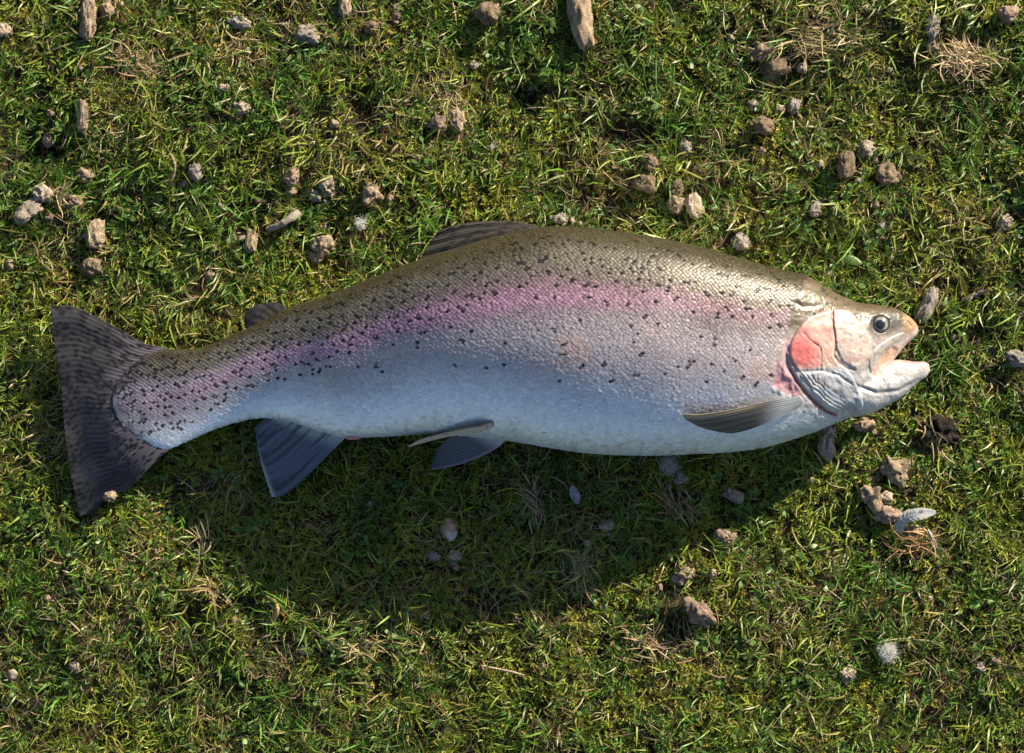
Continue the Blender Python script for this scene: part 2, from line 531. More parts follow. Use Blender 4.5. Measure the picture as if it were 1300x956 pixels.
def lookup(arr, x, y):
    fx = np.clip(x - GX0, 0, GW - 1.001); fy = np.clip(y - GY0, 0, GH - 1.001)
    ix = fx.astype(int); iy = fy.astype(int); ax = fx - ix; ay = fy - iy
    return (arr[iy, ix] * (1 - ax) + arr[iy, ix + 1] * ax) * (1 - ay) + (arr[iy + 1, ix] * (1 - ax) + arr[iy + 1, ix + 1] * ax) * ay


ceil_z = np.full((GH, GW), 1e4)            # lowest thing hanging over the turf
ceil_z = np.where(SIL, zbot, ceil_z)

# ------------------------------------------------------------------ ground
HOLES = [(800, 172, 42, 20), (985, 90, 22, 18), (470, 140, 16, 12), (60, 190, 26, 18), (620, 760, 30, 22), (1195, 560, 24, 16),
         (250, 620, 30, 16), (1150, 80, 20, 16), (670, 120, 22, 16), (930, 300, 18, 12), (240, 780, 26, 16), (1240, 420, 18, 12), (860, 800, 22, 16)]


def ground_z(x, y):
    x = np.asarray(x, float); y = np.asarray(y, float)
    z = (fbm2(x + 3000, y + 3000, 130, 3, 5) - 0.5) * 28 + (fbm2(x + 3000, y + 3000, 26, 3, 6) - 0.5) * 17
    for hx, hy, rx, ry in HOLES:
        z = z - 15 * np.exp(-(((x - hx) / rx) ** 2 + ((y - hy) / ry) ** 2))
    # pressed down where the fish lies
    q = np.exp(-(np.maximum(0, np.abs(x - 620) - 520) / 60) ** 2) * np.exp(-(np.maximum(0, np.abs(y - 470) - 110) / 50) ** 2)
    return z * (1 - q) + (-3 + 0.3 * z) * q


MAT_soil = material('soil', rough=0.95, spec=0.1, bump=(420, 0.004, 0.9), vary=(160, 0.35))
ax_in = np.linspace(-900, 2200, 420)
out = np.geomspace(1, 45000, 28)
gx = np.concatenate([-900 - out[::-1], ax_in, 2200 + out])
gy = np.concatenate([-900 - out[::-1], np.linspace(-900, 1900, 380), 1900 + out])
GXX, GYY = np.meshgrid(gx, gy, indexing='ij')
gz = ground_z(np.clip(GXX, -2000, 3000), np.clip(GYY, -2000, 3000))
Vg = np.stack([(GXX - 650) * U, (478 - GYY) * U, gz * U], -1).reshape(-1, 3)
xf, yf = GXX.ravel(), GYY.ravel()
far = sstep(1500, 2600, np.hypot(xf - 650, yf - 478))
gn = fbm2(xf, yf, 45, 4, 21)
gc = mix(np.ones((len(xf), 3)) * np.array([0.045, 0.034, 0.018]), np.array([0.085, 0.068, 0.03]), sstep(0.35, 0.65, gn))
gc = mix(gc, np.array([0.075, 0.10, 0.025]), far)
me = new_mesh('ground', Vg, quads=grid_quads(len(gx), len(gy)), col=gc)
ground = link('ground', me, MAT_soil)
tag(ground, kind='structure')

# ------------------------------------------------------------------ trout object
trout = bpy.data.objects.new('trout', None)
trout.location = tuple(W((650, 470, 6)))
COL.objects.link(trout)
tag(trout, 'large rainbow trout with pink flank and black spots lying on its side in the grass', 'fish')

MAT_skin = material('trout_skin', rough=0.40, spec=0.45, coat=0.22, coat_rough=0.14, sss=0.06, met_attr='Met', bump=(900, 0.0006, 0.35))
MAT_scale = material('trout_scale', rough=0.46, spec=0.4, coat=0.10, coat_rough=0.14, met_attr='Met', spec_attr='Spc')
MAT_fin = material('trout_fin', rough=0.5, spec=0.25, coat=0.04, coat_rough=0.2, transl=0.12, bump=(700, 0.0005, 0.4))
MAT_eye = material('trout_eye', rough=0.25, spec=0.5, coat=0.5, coat_rough=0.08)

Va, qa, ta, upa = loft_mesh(MAIN, 2.2, 1.0, 190, 44)
Vj, qj, tj, upj = loft_mesh(JAW, 1.0, 1.0, 90, 30)
Vb = np.concatenate([Va, Vj]); up = np.concatenate([upa, upj])
Vb[:, 2] += np.where(up, relief(Vb[:, :2]) * sstep(0, 14, Vb[:, 2] - 62), 0)
Qb = np.concatenate([qa, qj + len(Va)]); Tb = np.concatenate([ta, tj + len(Va)])
fb, _ = body_f(Vb[:, :2])
cb = head_colour(Vb[:, :2], fb)
cb = np.where(up[:, None], cb, np.array([0.6, 0.58, 0.55]) * np.ones((len(Vb), 3)))
metb = np.where(Vb[:, 0] > 990, 0.06, 0.15)
me = new_mesh('body', W(Vb), tris=Tb, quads=Qb, col=np.clip(cb, 0, 1), extra={'Met': metb})
body = link('body', me, MAT_skin, trout)

# ---- scales: overlapping plates laid over the flank, head end tucked in
srng = np.random.default_rng(5)
PITCH = 5.9; ROW = 3.05
tl = np.linspace(0.3, 26, 4000)
cen = loft(MAIN, tl, np.full(4000, 0.42 * math.pi))
sl = np.concatenate([[0], np.cumsum(np.linalg.norm(np.diff(cen, axis=0), axis=1))])
Ps, E1, E2, NN, FF, TT2 = [], [], [], [], [], []
ncol = int(sl[-1] / (PITCH / 2))
thv = np.linspace(0.01, 0.99, 260) * math.pi
for c in range(ncol):
    s = c * PITCH / 2
    t0 = np.interp(s, sl, tl)
    G = loft(MAIN, np.full(260, t0), thv)
    arc = np.concatenate([[0], np.cumsum(np.linalg.norm(np.diff(G, axis=0), axis=1))])
    a0 = np.interp(0.42 * math.pi, thv, arc)
    sc = np.interp(t0, [0, 6, 15, 26], [0.78, 0.86, 1.0, 0.96])
    kk = np.arange(-60, 70)
    kk = kk[(kk + c) % 2 == 0]
    a = a0 + kk * ROW * sc
    ok = (a > 1.5) & (a < arc[-1] - 1.5)
    a = a[ok]
    th = np.interp(a, arc, thv)
    jit = 0.10 + 0.9 * fbm2(np.full(len(th), s), a, 40, 2, 7)
    th = th + srng.normal(0, 0.0055, len(th)) * jit; tj_ = t0 + srng.normal(0, 0.028, len(th)) * jit
    p = loft(MAIN, tj_, th)
    e1 = loft(MAIN, tj_ - 0.02, th) - loft(MAIN, tj_ + 0.02, th)
    e2 = loft(MAIN, tj_, th + 0.01) - loft(MAIN, tj_, th - 0.01)
    e1 /= np.linalg.norm(e1, axis=1)[:, None]
    e2 -= e1 * (e1 * e2).sum(1)[:, None]; e2 /= np.linalg.norm(e2, axis=1)[:, None]
    n = np.cross(e2, e1); n *= np.sign(n[:, 2:3] + 1e-9)
    Ps.append(p); E1.append(e1); E2.append(e2); NN.append(n); FF.append((1 - np.cos(th)) / 2)
    TT2.append(np.full(len(th), sc))
Ps, E1, E2, NN, FF, SC = [np.concatenate(v) for v in (Ps, E1, E2, NN, FF, TT2)]
se_y = np.array([p[1] for p in SCALE_END]); se_x = np.array([p[0] for p in SCALE_END])
tailcut = 150 + 0.010 * (Ps[:, 1] - 507) ** 2 + 22 * fbm2(Ps[:, 0] * 0.3, Ps[:, 1], 12, 2, 3) - 8 + srng.normal(0, 4, len(Ps))
keep = (Ps[:, 0] < np.interp(Ps[:, 1], se_y, se_x) + srng.normal(0, 1.5, len(Ps))) & (Ps[:, 0] > tailcut)
Ps, E1, E2, NN, FF, SC = [v[keep] for v in (Ps, E1, E2, NN, FF, SC)]
ns = len(Ps)
# plate template: centre, inner ring of 6, outer ring of 9 (x: towards the tail, y: across)
ri = np.arange(6) / 6 * 2 * math.pi
ro = np.arange(10) / 10 * 2 * math.pi
tx = np.concatenate([[0.1], 0.1 + 0.5 * np.cos(ri), np.cos(ro)])
ty = np.concatenate([[0.0], 0.5 * np.sin(ri), np.sin(ro) * (1 - 0.10 * np.cos(ro))])
rad = np.concatenate([[0], np.full(6, 0.5), np.ones(10)])
# dome height, then tilt so that the free tail edge stands proud of the next plate
tz = 0.55 * (1 - rad ** 2) + 0.50 * tx
tri = [(0, 1 + i, 1 + (i + 1) % 6) for i in range(6)]
o_i = 0
for j in range(10):
    j2 = (j + 1) % 10
    a = int(round(j * 0.6)) % 6; b = int(round((j + 1) * 0.6)) % 6
    tri.append((1 + a, 7 + j, 7 + j2))
    if a != b: tri.append((1 + a, 7 + j2, 1 + b))
tri = np.array(tri)
x, y = Ps[:, 0], Ps[:, 1]
# dome relief is strongest on the back and upper flank, nearly smooth on the belly
dome = np.interp(FF, [0, 0.15, 0.45, 0.7, 1.0], [0.70, 0.78, 0.52, 0.25, 0.15]) * srng.uniform(0.75, 1.25, ns)
LX = (4.35 * SC)[:, None]; LY = (3.2 * SC)[:, None]
tiltx = srng.normal(0, 0.03, ns)[:, None]; tilty = srng.normal(0, 0.05, ns)[:, None]
lx = tx[None] * LX; ly = ty[None] * LY
lz = tz[None] * dome[:, None] + 0.30 + lx * tiltx + ly * tilty
VS = Ps[:, None] + lx[..., None] * E1[:, None] + ly[..., None] * E2[:, None] + lz[..., None] * NN[:, None]
cs = body_colour(Ps[:, :2], FF)
cs *= (1 + srng.uniform(-1, 1, ns) * np.interp(FF, [0, 0.3, 0.7, 1], [0.24, 0.18, 0.08, 0.04]))[:, None]
# spots: sooty pigment on single scales and on little groups of neighbours
dens = np.zeros(ns)
dens += np.interp(x, [140, 200, 330, 480, 700, 1000], [0.30, 0.29, 0.23, 0.17, 0.13, 0.11]) * sstep(0.02, 0.07, FF) * \
    np.where(FF < np.interp(x, [140, 230, 330, 450, 600, 1000], [0.94, 0.84, 0.64, 0.44, 0.34, 0.36]), 1, 0)
dens += 0.020 * sstep(0.72, 0.6, FF) * (FF > 0.3)
dens *= np.where((x > 620) & (FF > 0.28) & (FF < 0.40), 0.35, 1.0)
seedspot = srng.random(ns) < dens * 0.95
acc = np.zeros((0, 2))
for i in srng.permutation(np.nonzero(seedspot)[0]):      # keep spots apart
    gap = np.interp(Ps[i, 0], [150, 400, 1000], [6.2, 8.0, 10.0]) * srng.uniform(0.8, 1.4)
    if len(acc) and np.min(np.hypot(*(acc - Ps[i, :2]).T)) < gap:
        seedspot[i] = False
    else:
        acc = np.vstack([acc, Ps[i:i + 1, :2]])
spot = seedspot * 1.0
nb = np.nonzero(seedspot)[0]
off = srng.normal(0, 1, (len(nb), 2))
for q, i in enumerate(nb):
    if srng.random() < 0.42:
        ang = srng.random() * 6.28
        tgt = Ps[i, :2] + np.array([math.cos(ang), math.sin(ang)]) * 4.2
        dd = np.abs(Ps[:, 0] - tgt[0]) + np.abs(Ps[:, 1] - tgt[1])
        j = int(np.argmin(dd)); spot[j] = max(spot[j], srng.uniform(0.55, 1.0))
CS = np.repeat(cs[:, None], 17, 1)
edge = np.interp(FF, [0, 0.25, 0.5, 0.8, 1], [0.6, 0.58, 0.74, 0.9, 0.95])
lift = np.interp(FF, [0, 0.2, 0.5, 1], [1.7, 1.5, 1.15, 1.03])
CS[:, 0] *= lift[:, None]; CS[:, 1:7] *= (1 + (lift - 1) * 0.5)[:, None, None]; CS[:, 7:] *= edge[:, None, None]  # centres lightened to paint in glints, rims darkened as pigment
# ragged spot shape: each vertex of a sooty plate takes its own share
ringw = np.concatenate([[1.3], np.full(6, 1.15), np.full(10, 0.55)])
sv = np.clip(spot[:, None] * ringw[None] * srng.uniform(0.55, 1.35, (ns, 17)), 0, 1)
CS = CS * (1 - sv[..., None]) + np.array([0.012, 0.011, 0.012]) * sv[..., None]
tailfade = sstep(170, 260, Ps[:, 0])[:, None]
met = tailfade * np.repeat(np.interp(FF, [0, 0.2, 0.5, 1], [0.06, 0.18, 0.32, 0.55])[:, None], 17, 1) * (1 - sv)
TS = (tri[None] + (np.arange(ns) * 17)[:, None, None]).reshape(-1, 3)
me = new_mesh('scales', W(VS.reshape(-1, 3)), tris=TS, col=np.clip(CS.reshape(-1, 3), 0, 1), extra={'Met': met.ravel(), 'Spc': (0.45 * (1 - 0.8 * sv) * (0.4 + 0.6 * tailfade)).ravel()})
scales = link('scales', me, MAT_scale, trout)
tag(scales, kind='stuff')


# ---- gill cover, jaw bone
def plate(name, poly, off, colfn, rim=2.5, fold=None, n=64, mat=MAT_skin):
    """thin shell over the head inside a closed outline: rings shrinking to the centre"""
    poly = np.asarray(poly, float)
    cpts = np.concatenate([poly, poly[:1]])
    b = arc_curve(cpts, np.linspace(0, 1, 3 * n, endpoint=False))
    cen = b.mean(0)
    fr = 1 - np.concatenate([[0, 0.008, 0.02, 0.04], np.linspace(0.07, 1, n // 2)])
    rings = cen + (b[None] - cen) * fr[:, None, None]
    P2 = rings.reshape(-1, 2)
    sd = sdf_poly(P2, [tuple(p) for p in b[::2]])
    z = lookup(ztop_s, P2[:, 0], P2[:, 1])
    z = z + off * sstep(-0.5, rim, sd) + (fold(P2) if fold is not None else 0)
    z = np.where(np.repeat(np.arange(len(fr)), len(b)) == 0, z - 2.0, z)
    P3 = np.concatenate([P2, z[:, None]], 1)
    f, _ = body_f(P2)
    m = len(b)
    me = new_mesh(name, W(P3), quads=grid_quads(len(fr), m, True)[:, ::-1], col=np.clip(colfn(P2, f), 0, 1), extra={'Met': np.full(len(P3), 0.06)})
    return link(name, me, mat, trout)


def gill_fold(P):
    dd, pos, _ = seg_dist(P, OPLINE)
    r = -1.1 * np.exp(-(dd / 1.1) ** 2)
    dd, pos, _ = seg_dist(P, OPLINE2)
    r -= 1.6 * np.exp(-(dd / 2.0) ** 2)
    # rays of the gill membrane below
    low = sstep(468, 478, P[:, 1] + (P[:, 0] - 1030) * 0.08)
    gd, gp, _ = seg_dist(P, GILL)
    r += low * (0.9 * np.sin(gd * 1.25 + fbm2(P[:, 0], P[:, 1], 13, 3, 9) * 9) * sstep(0, 4, gd) * sstep(30, 10, gd) + 2.6 * (fbm2(P[:, 0] * 0.5 + P[:, 1] * 0.5, P[:, 1] - P[:, 0] * 0.6, 9, 3, 29) - 0.5))
    r += (fbm2(P[:, 0], P[:, 1], 9, 3, 13) - 0.5) * 2.0 + (fbm2(P[:, 0], P[:, 1], 2.6, 2, 14) - 0.5) * 0.9
    r += 1.5 * np.exp(-(((P[:, 0] - 1030) / 22) ** 2 + ((P[:, 1] - 440) / 26) ** 2))
    return r


gc_o = plate('gill_cover', OPERC, 1.7, head_colour, 3.0, gill_fold)
tag(gc_o, 'pink gill cover flushed red at its lower rear edge')
MAXB = k([(905, 352), (890, 392), (845, 415), (800, 445), (765, 480), (748, 520), (735, 560), (718, 575), (708, 540), (712, 490), (740, 445), (790, 405), (850, 370)])


def max_col(P, f):
    c = np.ones((len(P), 3)) * np.array([0.38, 0.35, 0.33])
    c = mix(c, np.array([0.24, 0.20, 0.18]), 0.8 * sstep(0.5, 0.7, fbm2(P[:, 0], P[:, 1], 6, 2, 31)))
    return c


plate('maxilla', MAXB, 1.5, max_col, 2.5, None, 40)

# ---- eye
ez = float(lookup(ztop_s, np.array([EYE[0]]), np.array([EYE[1]]))[0])


def dome(name, r, h, zc, colfn, parent, mat, cx=EYE[0], cy=EYE[1], ell=1.0):
    nr, na = 14, 40
    a = np.arange(na) / na * 2 * math.pi
    rr = np.linspace(1, 0.02, nr)
    P = np.stack([cx + r * rr[:, None] * np.cos(a)[None], cy + ell * r * rr[:, None] * np.sin(a)[None],
                  zc + h * np.sqrt(1 - 0.995 * rr[:, None] ** 2) + 0 * a[None]], -1)
    V = P.reshape(-1, 3)
    V = np.concatenate([V, [[cx, cy, zc + h]]])
    t = np.stack([np.full(na, nr * na), (nr - 1) * na + np.arange(na), (nr - 1) * na + (np.arange(na) + 1) % na], -1)
    R = np.hypot(V[:, 0] - cx, V[:, 1] - cy) / r
    me = new_mesh(name, W(V), tris=t[:, ::-1], quads=grid_quads(nr, na, True)[:, ::-1], col=colfn(V, R))
    return link(name, me, mat, parent)


def eye_col(V, R):
    c = np.ones((len(V), 3)) * np.array([0.06, 0.058, 0.05])
    c = mix(c, np.array([0.035, 0.033, 0.03]), sstep(0.86, 1.0, R))
    return c


def iris_col(V, R):
    n = fbm2(V[:, 0], V[:, 1], 2.5, 2, 3)
    c = np.ones((len(V), 3)) * np.array([0.27, 0.265, 0.21])
    c = mix(c, np.array([0.15, 0.16, 0.145]), sstep(0.4, 0.7, n))
    return mix(c, np.array([0.36, 0.35, 0.27]), sstep(0.75, 0.62, R))


eye = dome('eye', 11.6, 6.0, ez - 3.2, eye_col, trout, MAT_eye)
dome('iris', 9.6, 4.2, ez - 0.4, iris_col, eye, MAT_eye, EYE[0] + 0.4, EYE[1] + 0.2)
dome('pupil', 6.1, 1.4, ez + 3.0, lambda V, R: np.ones((len(V), 3)) * np.array([0.022, 0.028, 0.040]), eye, MAT_eye, EYE[0] + 0.4, EYE[1] + 0.2)


# ---- fins
def fin(name, base, tip, left, right, zfn, colfn, nu=90, nv=60, rays=24, amp=0.55, thick=0.8, label=None, notch=0.0):
    """fan of rays: base curve, outer edge, and the two side edges (base to tip)"""
    u = np.linspace(0, 1, nu); v = np.linspace(0, 1, nv)
    b = arc_curve(base, u); t = arc_curve(tip, u); l = arc_curve(left, v); r = arc_curve(right, v)
    Ug, Vg_ = np.meshgrid(u, v, indexing='ij')
    lin = b[:, None] * (1 - Vg_)[..., None] + t[:, None] * Vg_[..., None]
    sid = l[None] * (1 - Ug)[..., None] + r[None] * Ug[..., None]
    bil = (b[0] * ((1 - Ug) * (1 - Vg_))[..., None] + b[-1] * (Ug * (1 - Vg_))[..., None] +
           t[0] * ((1 - Ug) * Vg_)[..., None] + t[-1] * (Ug * Vg_)[..., None])
    P = lin + sid - bil
    # ragged outer edge
    rag = notch * (np.abs(np.sin(Ug * rays * math.pi)) + fbm2(Ug * 40, Ug * 0, 3, 2, 8)) * sstep(0.85, 1, Vg_)
    P = P - rag[..., None] * (t - b)[:, None] / np.linalg.norm(t - b, axis=1)[:, None, None]
    P2 = P.reshape(-1, 2)
    z = zfn(P2, Ug.ravel(), Vg_.ravel())
    ridge = amp * np.cos(Ug.ravel() * rays * 2 * math.pi) * sstep(0, 0.15, Vg_.ravel())
    top = np.concatenate([P2, (z + ridge + thick / 2)[:, None]], 1)
    bot = np.concatenate([P2, (z + ridge * 0.6 - thick / 2)[:, None]], 1)
    V = np.concatenate([top, bot]); n = len(top)
    q = grid_quads(nu, nv)
    bd = np.concatenate([np.arange(nv), np.arange(1, nu) * nv + nv - 1, (nu - 1) * nv + np.arange(nv - 2, -1, -1), np.arange(nu - 2, 0, -1) * nv])
    b2 = np.roll(bd, -1)
    side = np.stack([bd, b2, b2 + n, bd + n], -1)
    c = colfn(P2, Ug.ravel(), Vg_.ravel())
    rl = 0.5 + 0.5 * np.cos(Ug.ravel() * rays * 2 * math.pi)
    c = c * (0.93 + 0.12 * rl * fbm2(Ug.ravel() * 60, Vg_.ravel() * 6, 4, 2, 44) * 2)[:, None]
    me = new_mesh(name, W(V), quads=np.concatenate([q[:, ::-1], q + n, side]), col=np.clip(np.concatenate([c, c]), 0, 1))
    o = link(name, me, MAT_fin, trout)
    if label: o['label'] = label
    # keep the turf below the fin
    ix = np.clip(np.round(P2[:, 0]).astype(int), 1, GW - 2); iy = np.clip(np.round(P2[:, 1] - GY0).astype(int), 1, GH - 2)
    for dx in (-1, 0, 1):
        for dy in (-1, 0, 1):
            np.minimum.at(ceil_z, (iy + dy, ix + dx), z - 1.5)
    return o


def spots(P, U_, V_, n, seed, lu, lv, dark):
    r = np.random.default_rng(seed)
    m = np.zeros(len(P))
    for _ in range(n):
        cu, cv = r.random(), r.uniform(0.02, 1)
        a = r.uniform(0.7, 1.2)
        m = np.maximum(m, np.exp(-(((U_ - cu) / (lu * a)) ** 2 + ((V_ - cv) / (lv * a)) ** 2) ** 2))
    return m * dark


def caudal_col(P, u, v):
    n = fbm2(P[:, 0], P[:, 1], 30, 3, 15)
    c = np.ones((len(P), 3)) * np.array([0.044, 0.043, 0.048])
    c = mix(c, np.array([0.018, 0.022, 0.036]), sstep(0.32, 0.62, u + (n - 0.5) * 0.3) * sstep(0.98, 0.7, v))  # shade of the lower half painted in, outer edge left lighter
    c = mix(c, np.array([0.068, 0.063, 0.064]), sstep(0.5, 0.75, n) * 0.5)
    c = mix(c, np.array([0.13, 0.115, 0.135]), sstep(0.52, 0.14, v + (fbm2(u * 90, v * 8, 3, 2, 71) - 0.5) * 0.28))
    return mix(c, np.array([0.014, 0.013, 0.015]), spots(P, u, v, 460, 4, 0.0098, 0.030, 0.97))


fin('caudal_fin', [(222, 444), (196, 462), (178, 482), (172, 507), (176, 534), (192, 552), (224, 563)],
    [(62, 388), (65, 403), (67, 430), (71, 460), (77, 500), (81, 547), (87, 594), (94, 628), (100, 656)],
    [(222, 444), (181, 435), (150, 417), (117, 400), (92, 389), (62, 388)],
    [(224, 563), (207, 577), (187, 596), (167, 618), (138, 632), (118, 649), (100, 656)],
    lambda P, u, v: 38.5 - 5 * v + 3.5 * np.sin(u * 9 + 1.0) * v ** 2 + 1.6 * np.sin(u * 31) * v ** 2 - 19 * sstep(0.30, 1.0, u) * sstep(0.12, 1.0, v) + 2.0 * sstep(0.3, 0.0, v),
    caudal_col, nu=300, nv=110, rays=38, amp=0.14, notch=1.0, label='broad dark tail fin with rows of black spots')


def dorsal_col(P, u, v):
    n = fbm2(P[:, 0] + P[:, 1], P[:, 1] * 4, 12, 3, 19)
    c = np.ones((len(P), 3)) * np.array([0.030, 0.027, 0.025])
    c = mix(c, np.array([0.056, 0.050, 0.045]), sstep(0.45, 0.7, fbm2(u * 60, v * 4, 3, 3, 19)))
    return mix(c, np.array([0.012, 0.011, 0.01]), spots(P, u, v, 60, 6, 0.05, 0.035, 0.9))


fin('dorsal_fin', [(682, 287), (688, 291), (692, 297)], [(556, 292), (545, 305), (538, 318), (527, 336)],
    [(682, 287), (655, 281.5), (625, 280.5), (590, 283.5), (556, 292)], [(692, 297), (650, 304), (610, 313), (570, 326), (527, 336)],
    lambda P, u, v: np.interp(P[:, 0], [520, 570, 620, 690], [78, 86, 92, 97]) + 9 * u - 12 * (1 - u) + 1.5 * np.sin(u * 22) * v, dorsal_col,
    nu=110, nv=110, rays=11, amp=0.28, notch=1.6, label='dark dorsal fin folded flat along the back')

fin('adipose_fin', [(363, 391), (345, 403), (325, 416)], [(349, 384), (333, 385), (317, 392), (310, 404), (311, 414)],
    [(363, 391), (357, 386), (349, 384)], [(325, 416), (317, 417), (311, 414)],
    lambda P, u, v: 47 - 8 * v, lambda P, u, v: mix(np.ones((len(P), 3)) * np.array([0.020, 0.020, 0.024]), np.array([0.042, 0.040, 0.038]), sstep(0.5, 0.7, fbm2(P[:, 0], P[:, 1], 9, 3, 2))),
    nu=40, nv=30, rays=5, amp=0.2, thick=3.0)


def anal_col(P, u, v):
    c = np.ones((len(P), 3)) * np.array([0.11, 0.125, 0.18])
    c = mix(c, np.array([0.46, 0.47, 0.50]), sstep(0.25, 0.0, v) * 0.8)
    c = mix(c, np.array([0.045, 0.05, 0.075]), 0.85 * sstep(0.45, 0.65, fbm2(u * 60, v * 5, 3, 2, 9)))
    return mix(c, np.array([0.50, 0.52, 0.55]), sstep(0.93, 1.0, v) * sstep(0.15, 0.6, u) * 0.7)


fin('anal_fin', [(342, 528), (372, 536), (405, 546), (441, 553)], [(322, 543), (328, 577), (336, 606), (344, 631)],
    [(342, 528), (331, 536), (322, 543)], [(441, 553), (414, 580), (388, 606), (360, 629), (344, 631)],
    lambda P, u, v: np.interp(P[:, 0], [330, 441], [44, 58]) * (1 - v) + 24 * v + 3 * np.sin(u * 6) * v, anal_col, nu=120, nv=60, rays=13, amp=0.35, notch=0.8)

fin('pelvic_fin', [(637, 530), (640, 536), (636, 541)], [(519, 566), (517, 566.5), (520, 567.5)],
    [(637, 530), (610, 539.5), (590, 543), (560, 550), (535, 557), (519, 566)], [(636, 541), (616, 547), (590, 551), (560, 556.5), (535, 563), (520, 567.5)],
    lambda P, u, v: np.maximum(108 - 22 * v - u * 16, np.where(lookup(SIL * 1.0, P[:, 0], P[:, 1]) > 0.9, lookup(ztop_s, P[:, 0], P[:, 1]) - 4 + (9 + 6 * (1 - u)) * sstep(0, 0.3, v), 0)), lambda P, u, v: mix(mix(np.ones((len(P), 3)) * np.array([0.62, 0.50, 0.40]), np.array([0.20, 0.18, 0.18]), sstep(0.45, 0.0, u) * 0.9),
                                                        np.array([0.05, 0.04, 0.04]), spots(P, u, v, 14, 3, 0.10, 0.010, 0.8)),
    nu=30, nv=110, rays=4, amp=0.4, thick=2.0, label='cream pelvic fin standing edge-on against the belly')


def pelv_col(P, u, v):
    c = np.ones((len(P), 3)) * np.array([0.085, 0.095, 0.14])
    c = mix(c, np.array([0.50, 0.52, 0.55]), sstep(0.3, 0.0, v))
    return mix(c, np.array([0.36, 0.38, 0.42]), sstep(0.9, 1, u) * 0.6)


fin('pelvic_fin', [(600, 546), (622, 550), (645, 555)], [(552, 577), (548, 588), (547, 597)],
    [(600, 546), (585, 550), (569, 557), (558, 568), (552, 577)], [(645, 555), (632, 568), (607, 581), (578, 591), (547, 597)],
    lambda P, u, v: 80 - 52 * v, pelv_col, nu=70, nv=60, rays=9, amp=0.35, notch=0.8, label='dark blue-grey pelvic fin spread below the belly')


def pect_z(P, u, v):
    return lookup(ztop_s, P[:, 0], np.minimum(P[:, 1], 560)) + 3.5 + 10 * v ** 1.5 * (1 - u * 0.75) + 3.0 * (1 - u)


def pect_col(P, u, v):
    c = np.ones((len(P), 3)) * np.array([0.10, 0.09, 0.085])
    c = mix(c, np.array([0.58, 0.60, 0.62]), sstep(0.42, 0.06, v - 0.25 * u + 0.05))
    c = mix(c, np.array([0.42, 0.32, 0.22]), sstep(0.20, 0.05, u) * sstep(0.2, 0.5, v))
    return mix(c, np.array([0.30, 0.25, 0.20]), 0.4 * sstep(0.5, 0.7, fbm2(u * 50, v * 6, 3, 2, 4)))


fin('pectoral_fin', [(1016, 503), (1020, 511), (1012, 519)], [(867, 525), (868, 531), (874, 535), (885, 541), (900, 546), (914, 549)],
    [(1016, 503), (979, 509), (949, 515.5), (917, 522), (885, 526), (867, 525)], [(1012, 519), (992, 529), (971, 538), (949, 546), (930, 550), (914, 549)],
    pect_z, pect_col, nu=70, nv=130, rays=11, amp=0.16, notch=0.6, label='grey pectoral fin with tan leading edge folded against the side')

# pink vent
me_r = np.linspace(0, 1, 18); a_ = np.arange(20) / 20 * 2 * math.pi
vc = np.stack([449 + 10 * np.cos(np.pi * (1 - me_r))[:, None] + 0 * a_, 555.5 - 1.0 * me_r[:, None] + 3.4 * np.sin(np.pi * me_r)[:, None] ** 0.7 * np.cos(a_), 62 + 4 * np.sin(np.pi * me_r)[:, None] ** 0.7 * np.sin(a_)], -1)
link('vent', new_mesh('vent', W(vc.reshape(-1, 3)), quads=grid_quads(18, 20, True), col=np.ones((360, 3)) * np.array([0.45, 0.22, 0.22]), extra={'Met': np.zeros(360)}), MAT_skin, trout)
# ------------------------------------------------------------------ things lying in the turf
import bmesh
bm = bmesh.new(); bmesh.ops.create_icosphere(bm, subdivisions=4, radius=1.0)
bm.verts.ensure_lookup_table()
ICO = np.array([v.co[:] for v in bm.verts]); ICOF = np.array([[v.index for v in f.verts] for f in bm.faces]); bm.free()
bm = bmesh.new(); bmesh.ops.create_icosphere(bm, subdivisions=3, radius=1.0)
ICO3 = np.array([v.co[:] for v in bm.verts]); ICOF3 = np.array([[v.index for v in f.verts] for f in bm.faces]); bm.free()
MAT_clod = material('dry_dirt', rough=0.95, spec=0.15, bump=(900, 0.0022, 1.0), vary=(650, 0.42))
MAT_straw = material('dry_straw', rough=0.6, spec=0.3, transl=0.12)
MAT_down = material('white_down', rough=0.8, spec=0.2, transl=0.35)
MAT_shell = material('shell_scrap', rough=0.35, spec=0.5, bump=(900, 0.0004, 0.5))
TONE0 = {'tan': (0.40, 0.285, 0.17), 'pale': (0.47, 0.37, 0.26), 'grey': (0.36, 0.31, 0.26), 'brown': (0.26, 0.18, 0.105), 'pink': (0.36, 0.235, 0.17), 'dark': (0.035, 0.028, 0.022)}
TONE = {q: tuple((np.array(c) * 0.72 + np.mean(c) * 0.28 * np.array([1.04, 1.0, 0.94])) * 0.95) for q, c in TONE0.items()}
CLEAR = []          # (x, y, rx, ry, ang) footprints kept free of blades
lrng = np.random.default_rng(21)


def thing_mesh(name, px, py, z, V, tris=None, quads=None, col=None, mat=None, smooth=True):
    """V in working units, one top-level mesh with its origin at the base"""
    Wv = W(V); org = W((px, py, z))
    me = new_mesh(name, Wv - org, tris=tris, quads=quads, col=col, smooth=smooth)
    o = link(name, me, mat); o.location = tuple(org)
    return o


